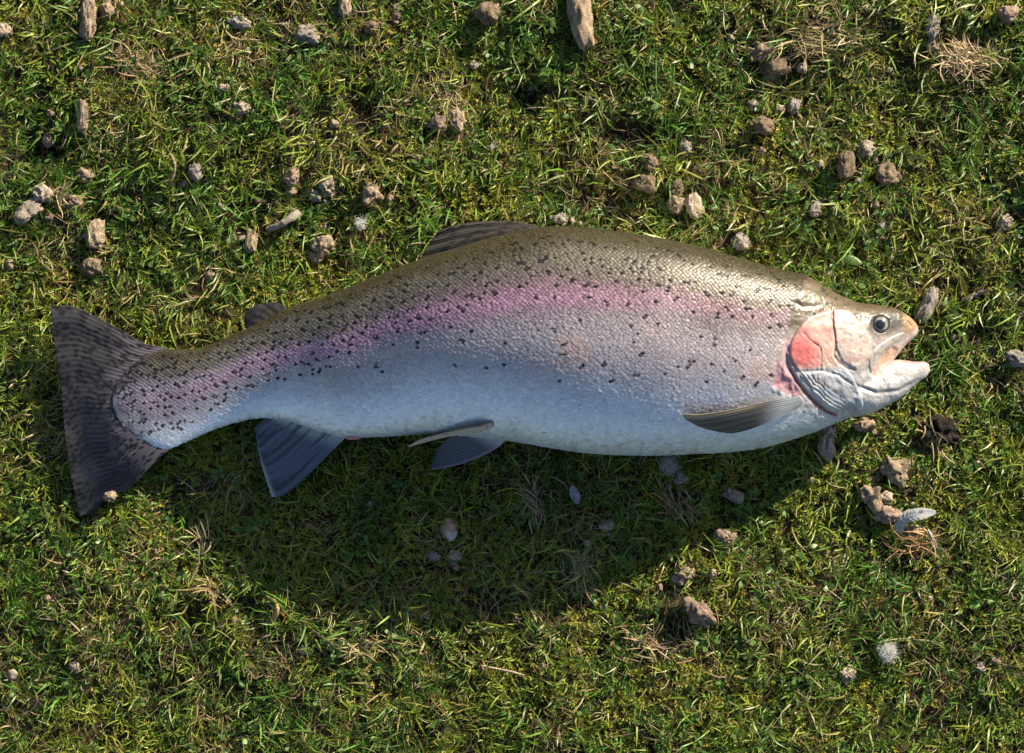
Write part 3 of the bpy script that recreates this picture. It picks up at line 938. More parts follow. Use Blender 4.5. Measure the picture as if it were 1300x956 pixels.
def lump(kind, px, py, w, h, ang, tone, label, cat=None, group=None, seed=None, zoff=2.0, name=None):
    sd = int(lrng.integers(1, 9999)) if seed is None else seed
    small = max(w, h) < 15
    S, F = (ICO3, ICOF3) if small else (ICO, ICOF)
    S = S.copy()
    m = min(w, h)
    r = {'c': 1.0, 'd': 1.0, 'k': 1.0}[kind]
    if kind == 'd':       # blunt-ended log
        p = 3.2
        ax = 1 if h > w else 0
        q = [2.2, 2.2, 2.2]; q[ax] = 4.0
        nrm = (np.abs(S[:, 0]) ** q[0] + np.abs(S[:, 1]) ** q[1] + np.abs(S[:, 2]) ** q[2]) ** (-1 / 2.6)
        S = S * np.clip(nrm, 0.9, 1.22)[:, None]
    a1 = {'c': 0.42, 'd': 0.20, 'k': 0.80}[kind]; a2 = {'c': 0.46, 'd': 0.28, 'k': 0.66}[kind]
    disp = 1 + a1 * (fbm3(S * 1.0 + sd, 0.95, 2, sd) - 0.5) * 2 + a2 * (fbm3(S + 3 * sd, 0.33, 3, sd + 5) - 0.5) * 2
    if kind == 'd':       # pinched rings along a dropping
        ax = 1 if h > w else 0
        disp -= 0.10 * np.exp(-((S[:, ax] - lrng.uniform(-0.35, 0.35)) / 0.12) ** 2)
    cr = fbm3(S + 7 * sd, 0.16, 2, sd + 9)
    disp -= 0.16 * sstep(0.58, 0.74, cr)
    S = S * disp[:, None]
    zr = 0.5 * m * (0.95 if kind != 'k' else 0.8)
    L = S * np.array([w / 2, h / 2, zr])
    if kind == 'd':       # slight bend
        ax = 1 if h > w else 0
        L[:, 1 - ax] += lrng.uniform(-0.12, 0.12) * m * (S[:, ax] ** 2)
        L[:, 2] += lrng.uniform(-0.25, 0.25) * m * S[:, ax]
    ca, sa = math.cos(math.radians(ang)), math.sin(math.radians(ang))
    X = L[:, 0] * ca - L[:, 1] * sa; Y = L[:, 0] * sa + L[:, 1] * ca
    g = float(ground_z(px, py))
    V = np.stack([px + X, py + Y, g + zoff + zr + L[:, 2]], -1)
    n = fbm3(S * 1.0 + 2 * sd, 0.4, 3, sd + 3); n2 = fbm3(S + sd, 0.12, 2, sd + 4)
    c = np.ones((len(S), 3)) * np.array(TONE[tone]) * lrng.uniform(0.85, 1.12)
    c = mix(c, np.array(TONE[tone]) * np.array([0.62, 0.56, 0.5]), sstep(0.45, 0.7, n) * 0.8)
    c = mix(c, np.minimum(np.array(TONE[tone]) * 1.5, 0.7), sstep(0.60, 0.75, n2) * 0.7)
    nm = name or {'c': 'dirt_clod', 'd': 'dried_dropping', 'k': 'crumbly_clod'}[kind]
    o = thing_mesh(nm, px, py, g + zoff, V, tris=F, col=np.clip(c, 0, 1), mat=MAT_clod)
    tag(o, label, cat or {'c': 'clod', 'd': 'dropping', 'k': 'clod'}[kind], group)
    CLEAR.append((px, py, w / 2, h / 2, ang))
    return o


LUMPS = [
    ('d', 112, 22, 20, 52, 2, 'tan', 'long upright tan dropping with a tapered end, a stubby clod beside it'),
    ('c', 135, 12, 17, 20, 0, 'tan', 'stubby tan clod half sunk beside the long tapered dropping'),
    ('c', 4, 38, 20, 19, 0, 'pale', 'pale rounded clod alone in short grass, off the long tapered dropping'),
    ('c', 304, 29, 24, 16, 15, 'grey', 'flat grey clod on the edge of a matted straw patch'),
    ('d', 105, 148, 16, 41, 2, 'tan', 'slim tan dropping pinched in the middle, standing alone in green grass'),
    ('c', 62, 178, 15, 17, -35, 'tan', 'tilted tan clod beside a dark hollow, near the slim pinched dropping'),
    ('k', 309, 137, 22, 16, 10, 'pale', 'pale lumpy clod with a smaller knob on its side, in open grass'),
    ('c', 247, 217, 17, 23, 0, 'grey', 'egg-shaped greyish clod with a pea-sized crumb next to it'),
    ('c', 107, 222, 21, 17, 10, 'tan', 'low tan clod between the slim dropping and the cluster of blocks'),
    ('c', 54, 246, 23, 24, 0, 'pale', 'rounded pale clod on top of the cluster by a straw tuft'),
    ('d', 35, 268, 36, 22, -38, 'pale', 'square-ended pale block of the cluster, leaning diagonally'),
    ('c', 95, 256, 17, 17, 0, 'pink', 'pinkish clod tucked behind the straw tuft of the cluster'),
    ('d', 120, 297, 25, 37, 0, 'tan', 'thick barrel-shaped tan dropping between the block cluster and the tail fin'),
    ('c', 116, 339, 24, 22, 0, 'brown', 'brown chunky clod in line with the thick barrel-shaped dropping and tail fin'),
    ('d', 319, 306, 17, 29, 8, 'tan', 'upright tan clod with a flat sliver leaning on its side'),
    ('c', 389, 44, 29, 21, 8, 'grey', 'grey oval clod flecked with white, largest in its patch of grass'),
    ('c', 472, 35, 20, 18, 0, 'brown', 'brown round clod beside a slim upright one in dark grass'),
    ('d', 503, 15, 11, 20, 0, 'brown', 'slim upright brown clod beside a round brown one'),
    ('d', 438, 8, 17, 26, 0, 'tan', 'tan fibrous dropping between two round clods'),
    ('c', 621, 17, 27, 29, -20, 'brown', 'large brown wedge-shaped clod with a ridged face'),
    ('c', 555, 158, 27, 18, -12, 'pink', 'flat pinkish brown clod touching a taller tan one'),
    ('k', 579, 154, 20, 33, 8, 'tan', 'tall fibrous tan clod touching a flat pinkish one'),
    ('c', 370, 225, 21, 22, 20, 'pink', 'pinkish round clod with a small pale crumb by the grey stalk'),
    ('k', 416, 238, 21, 25, -20, 'pale', 'pale knobbly clod paired with a smooth grey one'),
    ('c', 401, 248, 17, 15, 0, 'grey', 'smooth grey clod paired with a pale knobbly one'),
    ('k', 473, 246, 22, 25, 10, 'tan', 'tan crumbly clod nearest the white down wisp'),
    ('k', 411, 312, 28, 26, 25, 'tan', 'rough tan clod with straw at its side, just off the back of the fish'),
    ('c', 400, 326, 20, 14, 10, 'pink', 'small flat pink-brown clod at the foot of the rough one off the back'),
    ('d', 736, 20, 30, 88, -8, 'tan', 'biggest fibrous log-shaped dropping, much longer than all others'),
    ('k', 967, 66, 34, 20, -25, 'tan', 'straw-coloured fibrous clod leaning over a dark lump'),
    ('c', 984, 87, 38, 28, -30, 'brown', 'large dark brown lump beneath the straw-coloured fibrous clod'),
    ('c', 974, 99, 15, 15, 0, 'grey', 'grey knob at the foot of the large dark brown lump'),
    ('c', 1008, 134, 14, 22, 30, 'grey', 'grey crescent-shaped clod near a round brown one'),
    ('c', 970, 160, 26, 23, 0, 'brown', 'round brown clod near a grey crescent-shaped one'),
    ('c', 820, 233, 29, 25, 5, 'brown', 'round brown ball-shaped clod below the dark hollow'),
    ('c', 860, 239, 17, 19, 0, 'brown', 'small brown clod topping the trio off the back'),
    ('c', 858, 260, 22, 23, 0, 'tan', 'tan clod of the trio, between the small brown and the cracked pale one'),
    ('d', 881, 262, 22, 30, -12, 'pale', 'pale cracked clod of the trio off the back'),
    ('c', 869, 186, 15, 19, 0, 'grey', 'grey clod on the rim of the dark hollow'),
    ('c', 826, 207, 17, 18, 0, 'brown', 'mossy brown clod in the mouth of the dark hollow'),
    ('c', 712, 278, 21, 14, 10, 'grey', 'low grey clod almost touching the front of the dorsal fin'),
    ('c', 940, 306, 22, 21, 0, 'grey', 'grey bristly round clod just off the back, behind the head'),
    ('d', 1184, 32, 18, 31, 8, 'grey', 'upright grey dropping standing next to the large straw heap'),
    ('k', 1182, 56, 18, 15, 0, 'pale', 'pale crumb pile at the foot of the upright grey dropping'),
    ('c', 1280, 18, 25, 23, 0, 'pink', 'pinkish round fibrous clod alone beyond the large straw heap'),
    ('d', 1076, 210, 22, 33, 8, 'brown', 'brown upright clod throwing a long shadow, two others beside it'),
    ('c', 1099, 188, 23, 19, 0, 'pale', 'pale rounded clod behind the brown upright one'),
    ('c', 1127, 222, 33, 26, 15, 'brown', 'wide brown humped clod throwing a long shadow beside the brown upright one'),
    ('d', 1034, 265, 14, 22, 5, 'grey', 'slim grey clod standing alone between the shadowed pair and the head'),
    ('c', 1276, 283, 20, 18, 25, 'pale', 'pale round clod alone in grass, beyond the wide humped clod'),
    ('d', 1178, 388, 19, 48, 28, 'grey', 'long grey and white dropping lying just ahead of the snout'),
    ('c', 1291, 455, 30, 18, 15, 'grey', 'flat greyish clod out ahead of the open mouth'),
    ('d', 1049, 562, 22, 42, 6, 'grey', 'furry grey dropping poking out from under the throat'),
    ('k', 1098, 540, 21, 17, 0, 'tan', 'tan crumbly clod just below the chin'),
    ('k', 1195, 545, 46, 30, 10, 'dark', 'black lump of bare soil with roots, below the lower jaw'),
    ('k', 1138, 597, 34, 27, 15, 'tan', 'large rough tan clod between the soil lump and the piled clods'),
    ('k', 1106, 627, 28, 30, 20, 'tan', 'crumbly tan clod in the pile next to the grey feather'),
    ('c', 1125, 632, 18, 18, 0, 'pale', 'small pale disc-shaped clod in the pile next to the grey feather'),
    ('c', 1126, 654, 32, 22, 5, 'pink', 'wide pinkish clod of the pile, touching the grey feather'),
    ('c', 1160, 673, 16, 14, 0, 'pale', 'small pale clod cupped by the grey feather'),
    ('k', 1075, 858, 25, 18, 10, 'pale', 'whitish crumbly clod near the white ball of down'),
    ('c', 1245, 848, 15, 13, 20, 'grey', 'small dark grey clod among green leaves, beyond the ball of down'),
    ('k', 868, 732, 27, 22, 0, 'pink', 'reddish tan crumb heap at the edge of the trout shadow'),
    ('k', 890, 776, 33, 27, 35, 'pink', 'largest reddish crumbly heap, beyond the edge of the trout shadow'),
    ('d', 930, 628, 28, 16, 24, 'grey', 'grey stubby dropping lying in the trout shadow'),
    ('c', 865, 607, 21, 16, 15, 'grey', 'grey clod under the white wisp beside the belly'),
    ('c', 550, 706, 16, 13, 0, 'grey', 'dull grey pebble-like clod in shadow by the brown shell'),
    ('c', 577, 706, 15, 14, 0, 'pale', 'paler pebble-like clod in shadow right by the brown shell'),
    ('c', 770, 666, 18, 13, 15, 'grey', 'flat grey clod deep in the trout shadow, past the bluish leaf'),
    ('k', 924, 682, 24, 18, 20, 'pink', 'reddish crumbly clod just outside the trout shadow'),
    ('c', 140, 631, 18, 14, -10, 'tan', 'tan clod resting on the lower lobe of the tail fin'),
    ('c', 540, 781, 13, 11, 0, 'pink', 'small pinkish clod on the far edge of the trout shadow'),
]
for row in LUMPS:
    kind, px, py, w, h, ang, tone, lab = row
    on_tail = (px, py) == (140, 631)
    lump(kind, px, py, w, h, ang, tone, lab, zoff=21.0 if on_tail else lrng.uniform(0.5, 4.0))
CRUMBS = [(285, 112, 15, 10), (234, 233, 9, 9), (61, 276, 14, 10), (12, 337, 11, 13), (306, 303, 12, 7), (363, 66, 9, 18), (602, 83, 12, 13), (425, 157, 14, 11),
          (369, 243, 14, 11), (331, 256, 17, 8), (495, 251, 9, 11), (726, 280, 8, 9), (1018, 86, 13, 13), (956, 132, 14, 11), (990, 140, 12, 9), (298, 791, 9, 14),
          (385, 825, 9, 12), (95, 846, 15, 13), (15, 857, 12, 14), (735, 826, 9, 9), (905, 728, 9, 12), (1263, 838, 14, 9), (1106, 512 + 96, 10, 10), (1090, 230, 9, 9),
          (280, 262, 8, 10), (268, 350, 12, 12), (1052, 347, 9, 9), (1130, 90, 10, 8), (1210, 428, 8, 8), (1240, 588, 10, 8), (1160, 640, 9, 7), (688, 845, 9, 8),
          (530, 200, 9, 9), (640, 95, 9, 8), (745, 690, 10, 9), (470, 640, 9, 8), (1030, 610, 8, 8), (200, 700, 9, 9), (60, 760, 9, 8), (1180, 760, 8, 8)]
for q in range(46):          # fragments broken off the bigger clods
    kx = LUMPS[int(lrng.integers(0, len(LUMPS)))]
    a, r = lrng.uniform(0, 6.28), max(kx[3], kx[4]) * lrng.uniform(0.65, 1.3)
    cx, cy = kx[1] + r * math.cos(a), kx[2] + r * math.sin(a)
    if 0 < cy - GY0 < GH - 1 and 0 < cx < GW - 1 and ceil_z[int(cy - GY0), int(cx)] < 9e3: continue
    ww = lrng.uniform(4.5, 9.5); CRUMBS.append((cx, cy, ww, ww * lrng.uniform(0.7, 1.3)))
for (px, py, w, h) in CRUMBS:
    lump('c', px, py, w, h, lrng.uniform(-30, 30), ['tan', 'pale', 'pink'][int(lrng.integers(0, 3))], 'pea-sized loose crumb of dry dirt lodged between grass blades', 'crumb',
         'pea-sized crumbs scattered through the turf', zoff=4.0, name='dirt_crumb')


def strips(root, ang, L, w, lean0, lean1, nseg=3, curl=None, wtip=0.0, twist=None):
    """vectorised curved blades. returns V (n, 2*nseg+1, 3) and triangle template"""
    n = len(L)
    p = root.copy()
    a = ang.copy()
    curl = np.zeros(n) if curl is None else curl
    tw = np.zeros(n) if twist is None else twist
    pts = [p.copy()]; dirs = []
    for s in range(nseg):
        le = lean0 + (lean1 - lean0) * (s / max(1, nseg - 1))
        dx = np.sin(le) * np.cos(a); dy = np.sin(le) * np.sin(a); dz = np.cos(le)
        p = p + np.stack([dx, dy, dz], -1) * (L / nseg)[:, None]
        pts.append(p.copy()); dirs.append(a.copy())
        a = a + curl / nseg
    out = []
    for s in range(nseg):
        a = dirs[s]
        wd = w * (1 - (s / nseg) ** 2 * (1 - wtip) * 0.75)
        ct = np.cos(tw); st = np.sin(tw)
        side = np.stack([-np.sin(a) * ct, np.cos(a) * ct, st], -1) * (wd / 2)[:, None]
        out += [pts[s] - side, pts[s] + side]
    out.append(pts[-1])
    V = np.stack(out, 1)
    T = []
    for s in range(nseg - 1):
        T += [(2 * s, 2 * s + 1, 2 * s + 3), (2 * s, 2 * s + 3, 2 * s + 2)]
    T.append((2 * nseg - 2, 2 * nseg - 1, 2 * nseg))
    return V, np.array(T)


def strip_mesh(V, T):
    n, m = V.shape[:2]
    return V.reshape(-1, 3), (T[None] + (np.arange(n) * m)[:, None, None]).reshape(-1, 3)


def straw_tuft(px, py, rx, ry, n, label, main=None, tone=(0.42, 0.31, 0.16), L=(16, 40), seed=0, z=9, cat='straw', name='straw_tuft'):
    r = np.random.default_rng(900 + seed)
    x = px + r.normal(0, rx * 0.4, n); y = py + r.normal(0, ry * 0.4, n)
    g = ground_z(x, y)
    root = np.stack([x, y, g + r.uniform(3, z, n)], -1)
    ang = r.uniform(0, 6.28, n) if main is None else np.radians(main) + r.normal(0, 0.55, n) + np.where(r.random(n) < 0.5, math.pi, 0)
    V, T = strips(root, ang, r.uniform(*L, n), r.uniform(0.9, 1.9, n), r.uniform(0.9, 1.35, n), r.uniform(1.3, 1.8, n), 4, r.normal(0, 0.9, n), 0.5, r.normal(0, 0.5, n))
    m = V.shape[1]
    c = np.array(tone) * r.uniform(0.6, 1.25, (n, 1)) * np.array([1, 1, 1]) * (1 + r.normal(0, 0.05, (n, 3)))
    c = np.repeat(np.clip(c, 0.01, 1)[:, None], m, 1).reshape(-1, 3)
    V, T = strip_mesh(V, T)
    o = thing_mesh(name, px, py, float(ground_z(px, py)), V, tris=T, col=c, mat=MAT_straw)
    return tag(o, label, cat)


straw_tuft(1224, 74, 40, 22, 260, 'large heap of pale straw beside the upright grey dropping', 30, (0.50, 0.37, 0.21), (14, 34), 1, 22)
straw_tuft(78, 254, 22, 16, 70, 'small straw tuft wedged among the clustered blocks', 40, (0.46, 0.35, 0.19), (12, 28), 2, 14)
straw_tuft(568, 122, 22, 26, 80, 'straw tuft curling above the tall fibrous clod', 70, (0.48, 0.38, 0.2), (16, 36), 3, 12)
straw_tuft(1168, 690, 26, 14, 60, 'reddish straw strands lying at the foot of the grey feather', 15, (0.46, 0.27, 0.13), (20, 46), 4, 12)
straw_tuft(258, 690, 18, 24, 26, 'sparse pale straw strands at the shadow end below the tail', 80, (0.45, 0.34, 0.2), (18, 40), 5, 16)
straw_tuft(268, 750, 22, 14, 40, 'tan straw tuft lit at the edge of the tail shadow', 25, (0.46, 0.33, 0.16), (14, 32), 6, 14)
straw_tuft(678, 640, 14, 24, 34, 'grey withered straw tuft in the shadow beside the bluish leaf', 75, (0.36, 0.30, 0.2), (18, 34), 7, 14)
straw_tuft(860, 642, 22, 18, 50, 'withered reddish straw tuft in shadow below the white wisp', 60, (0.36, 0.24, 0.16), (16, 34), 8, 14)
straw_tuft(735, 725, 18, 26, 70, 'grey straw clump at the shadow edge between two sunlit mossy patches', 80, (0.32, 0.25, 0.16), (14, 30), 9, 12)
straw_tuft(170, 82, 30, 24, 70, 'matted brown straw between the two upright droppings', None, (0.38, 0.27, 0.15), (16, 38), 10, 10)
straw_tuft(300, 58, 26, 20, 80, 'matted golden straw patch under the flat grey clod', None, (0.45, 0.34, 0.17), (14, 34), 11, 10)
straw_tuft(1190, 552, 26, 22, 40, 'tan dead roots spilling out of the black soil lump', 70, (0.40, 0.29, 0.16), (16, 36), 12, 22, 'roots', 'root_strands')
straw_tuft(1040, 52, 50, 30, 150, 'wide mat of golden straw between the fibrous clod and straw heap', 10, (0.46, 0.36, 0.18), (16, 42), 13, 11)
straw_tuft(468, 640 + 180, 60, 16, 60, 'golden straw strands in the lit grass beyond the shadow', 20, (0.45, 0.36, 0.17), (14, 34), 14, 12)
straw_tuft(835, 822, 50, 22, 90, 'pinkish straw mat near the largest reddish heap', 30, (0.44, 0.31, 0.18), (14, 36), 15, 11)


def tube(pts, rad, nseg=40, na=8):
    c = arc_curve(np.asarray(pts, float), np.linspace(0, 1, nseg))
    t = np.gradient(c, axis=0); t /= np.linalg.norm(t, axis=1)[:, None]
    up = np.array([0.05, 0.02, 1.0]); s = np.cross(t, up); s /= np.linalg.norm(s, axis=1)[:, None]; b = np.cross(s, t)
    a = np.arange(na) / na * 2 * math.pi
    r = np.interp(np.linspace(0, 1, nseg), np.linspace(0, 1, len(rad)), rad)
    r = r * (1 + 0.25 * (vn2(np.arange(nseg) * 0.35, np.zeros(nseg), 5) - 0.5))
    V = c[:, None] + r[:, None, None] * (np.cos(a)[None, :, None] * s[:, None] + np.sin(a)[None, :, None] * b[:, None])
    return V.reshape(-1, 3), grid_quads(nseg, na, True)


def stick(name, pts, rad, tone, label, cat):
    P = np.asarray(pts, float)
    P[:, 2] += ground_z(P[:, 0], P[:, 1])
    V, Q = tube(P, rad)
    c = np.array(tone) * (0.75 + 0.5 * fbm2(V[:, 0], V[:, 1], 4, 2, 3))[:, None]
    o = thing_mesh(name, P[0, 0], P[0, 1], P[0, 2], V, quads=Q, col=c, mat=MAT_clod)
    return tag(o, label, cat)


stick('twig', [(1222, 381, 12), (1236, 376, 16), (1254, 368, 18)], [2.6, 2.4, 1.6], (0.30, 0.20, 0.24), 'short purplish twig lying ahead of the snout', 'twig')
stick('stalk', [(340, 291, 8), (352, 287, 16), (366, 279, 18), (378, 271, 14)], [3.6, 4.0, 4.8, 6.2], (0.34, 0.30, 0.25), 'thick grey stalk with a broad root end by the pinkish clod', 'stalk')
stick('dead_stem', [(337, 756, 10), (349, 764, 17), (352, 776, 18), (344, 790, 10)], [1.0, 2.2, 3.0, 2.0], (0.50, 0.33, 0.14), 'bent orange stem catching sun at the edge of the shadow', 'stem')
stick('dead_stem', [(215, 192, 10), (222, 208, 16), (220, 224, 15), (214, 238, 8)], [0.9, 1.5, 1.5, 0.8], (0.42, 0.32, 0.22), 'thin curved tan stem near the egg-shaped clod', 'stem')
stick('dead_stem', [(612, 845, 10), (630, 849, 15), (650, 853, 14), (668, 858, 9)], [0.9, 1.5, 1.3, 0.8], (0.50, 0.40, 0.28), 'pale straight stem flat on the sunlit grass beyond the trout shadow', 'stem')


def down(px, py, r, n, label, seed, tone=(0.72, 0.71, 0.69), z=16, flat=0.6, core=True):
    g = np.random.default_rng(seed)
    gz0 = float(ground_z(px, py))
    root = np.stack([px + g.normal(0, r * 0.30, n), py + g.normal(0, r * 0.30, n), gz0 + z * 0.6 + g.uniform(0, z * 0.5, n)], -1)
    V, T = strips(root, g.uniform(0, 6.28, n), g.uniform(0.35, 1.1, n) * r, g.uniform(0.3, 0.55, n), g.uniform(0.2, 1.5, n), g.uniform(0.9, 2.4, n), 5, g.normal(0, 2.6, n), 0.3, g.normal(0, 0.8, n))
    c = np.repeat((np.array(tone) * g.uniform(0.75, 1.1, (n, 1)))[:, None], V.shape[1], 1).reshape(-1, 3)
    V, T = strip_mesh(V, T)
    o = thing_mesh('down_feather', px, py, gz0, V, tris=T, col=np.clip(c, 0, 0.85), mat=MAT_down)
    return tag(o, label, 'feather')


down(1128, 828, 12, 1000, 'fluffy white ball of down caught in the grass', 1, z=22)
down(458, 284, 9, 260, 'small white wisp of down near the dorsal fin', 2, z=20)
down(625, 186, 5, 60, 'tiny white scrap of down by the tall fibrous clod', 3, z=16)
down(1120, 186 + 100, 6, 40, 'tiny pale wisp of down between the humped clod and the head', 4, z=14)
down(850, 590, 16, 380, 'white wisp of down sticking out from under the belly', 5, (0.55, 0.55, 0.57), z=20)


def feather(px, py, pts, width, tone, label, seed=0, z=16):
    """quill with barbs on both sides: feather > quill, vane"""
    g = np.random.default_rng(seed)
    P = np.asarray(pts, float); gz0 = float(ground_z(px, py))
    P = np.concatenate([P[:, :2], P[:, 2:3] + gz0], 1)
    root_o = bpy.data.objects.new('feather', None); root_o.location = tuple(W((px, py, gz0))); COL.objects.link(root_o)
    tag(root_o, label, 'feather')
    V, Q = tube(P, [1.3, 1.0, 0.5], 30, 6)
    link('quill', new_mesh('quill', W(V), quads=Q, col=np.ones((len(V), 3)) * np.array([0.6, 0.58, 0.52])), MAT_down, root_o)
    n = 260
    u = np.linspace(0.06, 1, n); c = arc_curve(P, u); t = np.gradient(c, axis=0); ang = np.arctan2(t[:, 1], t[:, 0])
    Vs = []; 
    for s in (-1, 1):
        L = width * np.sin(np.pi * np.clip(u * 0.86 + 0.12, 0, 1)) ** 0.6 * g.uniform(0.8, 1.1, n)
        V, T = strips(c, ang + s * g.normal(0.95, 0.07, n), L, np.full(n, 1.2), np.full(n, 1.45) + g.normal(0, 0.1, n), np.full(n, 1.7) + g.normal(0, 0.15, n), 3, -s * np.full(n, 0.5), 0.6)
        Vs.append(V)
    V = np.concatenate(Vs); cc = np.repeat((np.array(tone) * g.uniform(0.8, 1.12, (2 * n, 1)))[:, None], V.shape[1], 1).reshape(-1, 3)
    V, T = strip_mesh(V, T)
    link('vane', new_mesh('vane', W(V), tris=T, col=np.clip(cc, 0, 0.85)), MAT_down, root_o)


feather(1144, 682, [(1145, 682, 10), (1143, 668, 16), (1150, 658, 22), (1165, 653, 25), (1187, 650, 22)], 11.5, (0.72, 0.72, 0.71), 'curled grey feather cupping a pale clod at the end of the pile', 1)
feather(1187, 690, [(1178, 672, 14), (1184, 684, 17), (1190, 702, 12)], 4, (0.6, 0.56, 0.48), 'narrow ragged pale feather below the curled grey one', 2)


def leaf(name, px, py, L, w, ang, z, tonea, toneb, label, cat, cup=0.35, mat=None):
    n, m = 24, 13
    u = np.linspace(0, 1, n); v = np.linspace(-1, 1, m)
    wd = w / 2 * np.sin(np.pi * np.clip(u * 0.96 + 0.02, 0, 1)) ** 0.65
    X = (u[:, None] - 0.5) * L + 0 * v; Y = wd[:, None] * v[None]
    Z = cup * w * (1 - v[None] ** 2) * np.sin(np.pi * u)[:, None] ** 0.5 + 0.6 * np.sin(u * 16)[:, None] * (1 - v[None] ** 2) * 0.4
    a = math.radians(ang); ca, sa = math.cos(a), math.sin(a)
    g = float(ground_z(px, py))
    V = np.stack([px + X * ca - Y * sa, py + X * sa + Y * ca, g + z + Z], -1).reshape(-1, 3)
    V2 = V.copy(); V2[:, 2] -= 0.8
    q = grid_quads(n, m); N = len(V)
    bd = np.concatenate([np.arange(m), np.arange(1, n) * m + m - 1, (n - 1) * m + np.arange(m - 2, -1, -1), np.arange(n - 2, 0, -1) * m]); b2 = np.roll(bd, -1)
    uu = np.repeat(u, m); ns_ = fbm2(V[:, 0], V[:, 1], 5, 3, 12)
    c = mix(np.ones((N, 3)) * np.array(tonea), np.array(toneb), sstep(0.55, 0.75, uu + (ns_ - 0.5) * 0.4)) * (0.8 + 0.4 * ns_)[:, None]
    o = thing_mesh(name, px, py, g, np.concatenate([V, V2]), quads=np.concatenate([q, q[:, ::-1] + N, np.stack([bd, bd + N, b2 + N, b2], -1)]), col=np.concatenate([c, c]), mat=mat or MAT_shell)
    CLEAR.append((px, py, max(L, w) * 0.4, max(L, w) * 0.4, 0))
    return tag(o, label, cat)


leaf('shell_fragment', 570, 672, 32, 23, 80, 12, (0.40, 0.25, 0.17), (0.55, 0.52, 0.48), 'curled brown shell scrap with a white end in the trout shadow', 'shell')
leaf('withered_leaf', 730, 628, 26, 13, 72, 12, (0.30, 0.30, 0.36), (0.24, 0.24, 0.29), 'pale bluish withered leaf standing out in the trout shadow', 'leaf', 0.2)
leaf('green_leaf', 1080, 290 + 40, 30, 12, 20, 12, (0.07, 0.14, 0.03), (0.09, 0.16, 0.04), 'broad green blade of leaf off the back of the head', 'leaf', 0.12)

# ------------------------------------------------------------------ turf
MAT_grass = material('grass_blade', rough=0.42, spec=0.45, transl=0.32)
MAT_dry = material('dead_grass', rough=0.6, spec=0.3, transl=0.2)
MAT_moss = material('moss', rough=0.6, spec=0.3, transl=0.25)
trng = np.random.default_rng(77)
FX0, FX1, FY0, FY1 = -130, 1430, -120, 1080        # densely planted ground
OX0, OX1, OY0, OY1 = -1050, 2350, -950, 1900       # planted more thinly


def ceiling(x, y):
    inside = (x > 1) & (x < GW - 2) & (y > GY0 + 1) & (y < GY0 + GH - 2)
    ix = np.clip(np.round(x).astype(int), 0, GW - 1); iy = np.clip(np.round(y - GY0).astype(int), 0, GH - 1)
    return np.where(inside, ceil_z[iy, ix], 1e4)


# spread the ceiling a little so leaning tips stay outside the skin
ce = ceil_z.copy()
for s in (1, 2, 3):
    for dx, dy in ((s, 0), (-s, 0), (0, s), (0, -s), (s, s), (-s, -s), (s, -s), (-s, s)):
        ce = np.minimum(ce, np.roll(np.roll(ceil_z, dx, 1), dy, 0))
ceil_z = ce


def cleared(x, y, grow=0.68):
    m = np.zeros(len(x), bool)
    for px, py, rx, ry, ang in CLEAR:
        near = np.nonzero((np.abs(x - px) < rx + ry) & (np.abs(y - py) < rx + ry))[0]
        if len(near) == 0: continue
        a = math.radians(ang); ca, sa = math.cos(a), math.sin(a)
        dx = x[near] - px; dy = y[near] - py
        X = dx * ca + dy * sa; Y = -dx * sa + dy * ca
        m[near] |= (X / (rx * grow)) ** 2 + (Y / (ry * grow)) ** 2 < 1
    return m


def fit_under(V, x, y):
    """press blades that reach into the fish down below it"""
    tip = V[:, :, 2].max(1)
    lim = np.full(len(x), 1e4)
    for j in range(V.shape[1]):
        lim = np.minimum(lim, ceiling(V[:, j, 0], V[:, j, 1]))
    g = V[:, 0, 2]
    kf = np.clip((lim - 1.0 - g) / np.maximum(tip - g, 1e-3), 0, 1)
    kf = np.where(lim > 9e3, 1, kf)
    V[:, :, 2] = g[:, None] + (V[:, :, 2] - g[:, None]) * kf[:, None]
    return kf


def hollow(x, y):
    h = np.zeros(len(x))
    for hx, hy, rx, ry in HOLES:
        h = np.maximum(h, np.exp(-(((x - hx) / rx) ** 2 + ((y - hy) / ry) ** 2)))
    return h


STRAWP = [(180, 80, 60), (300, 60, 50), (560, 125, 55), (1030, 60, 90), (700, 770, 60), (860, 820, 70), (470, 820, 90), (450, 190, 60), (1220, 75, 60), (780, 240, 50), (1000, 780, 70), (140, 790, 70), (80, 330, 50)]


def dryness(x, y):
    dmap = fbm2(x + 4000, y + 4000, 70, 3, 101)
    s = sstep(0.52, 0.72, dmap) * 0.8
    for a, b, r in STRAWP:
        s = np.maximum(s, 0.85 * np.exp(-(((x - a) ** 2 + (y - b) ** 2) / r ** 2)))
    return s


def mossy(x, y):
    return sstep(0.46, 0.66, fbm2(x + 5000, y + 5000, 85, 3, 131) + 0.10 * sstep(500, 1000, x) * sstep(900, 500, y) + 0.06 * sstep(650, 800, y))


def scatter(n, x0, x1, y0, y1, hole=None):
    x = trng.uniform(x0, x1, n); y = trng.uniform(y0, y1, n)
    if hole is not None:
        m = (x > hole[0]) & (x < hole[1]) & (y > hole[2]) & (y < hole[3])
        x, y = x[~m], y[~m]
    return x, y


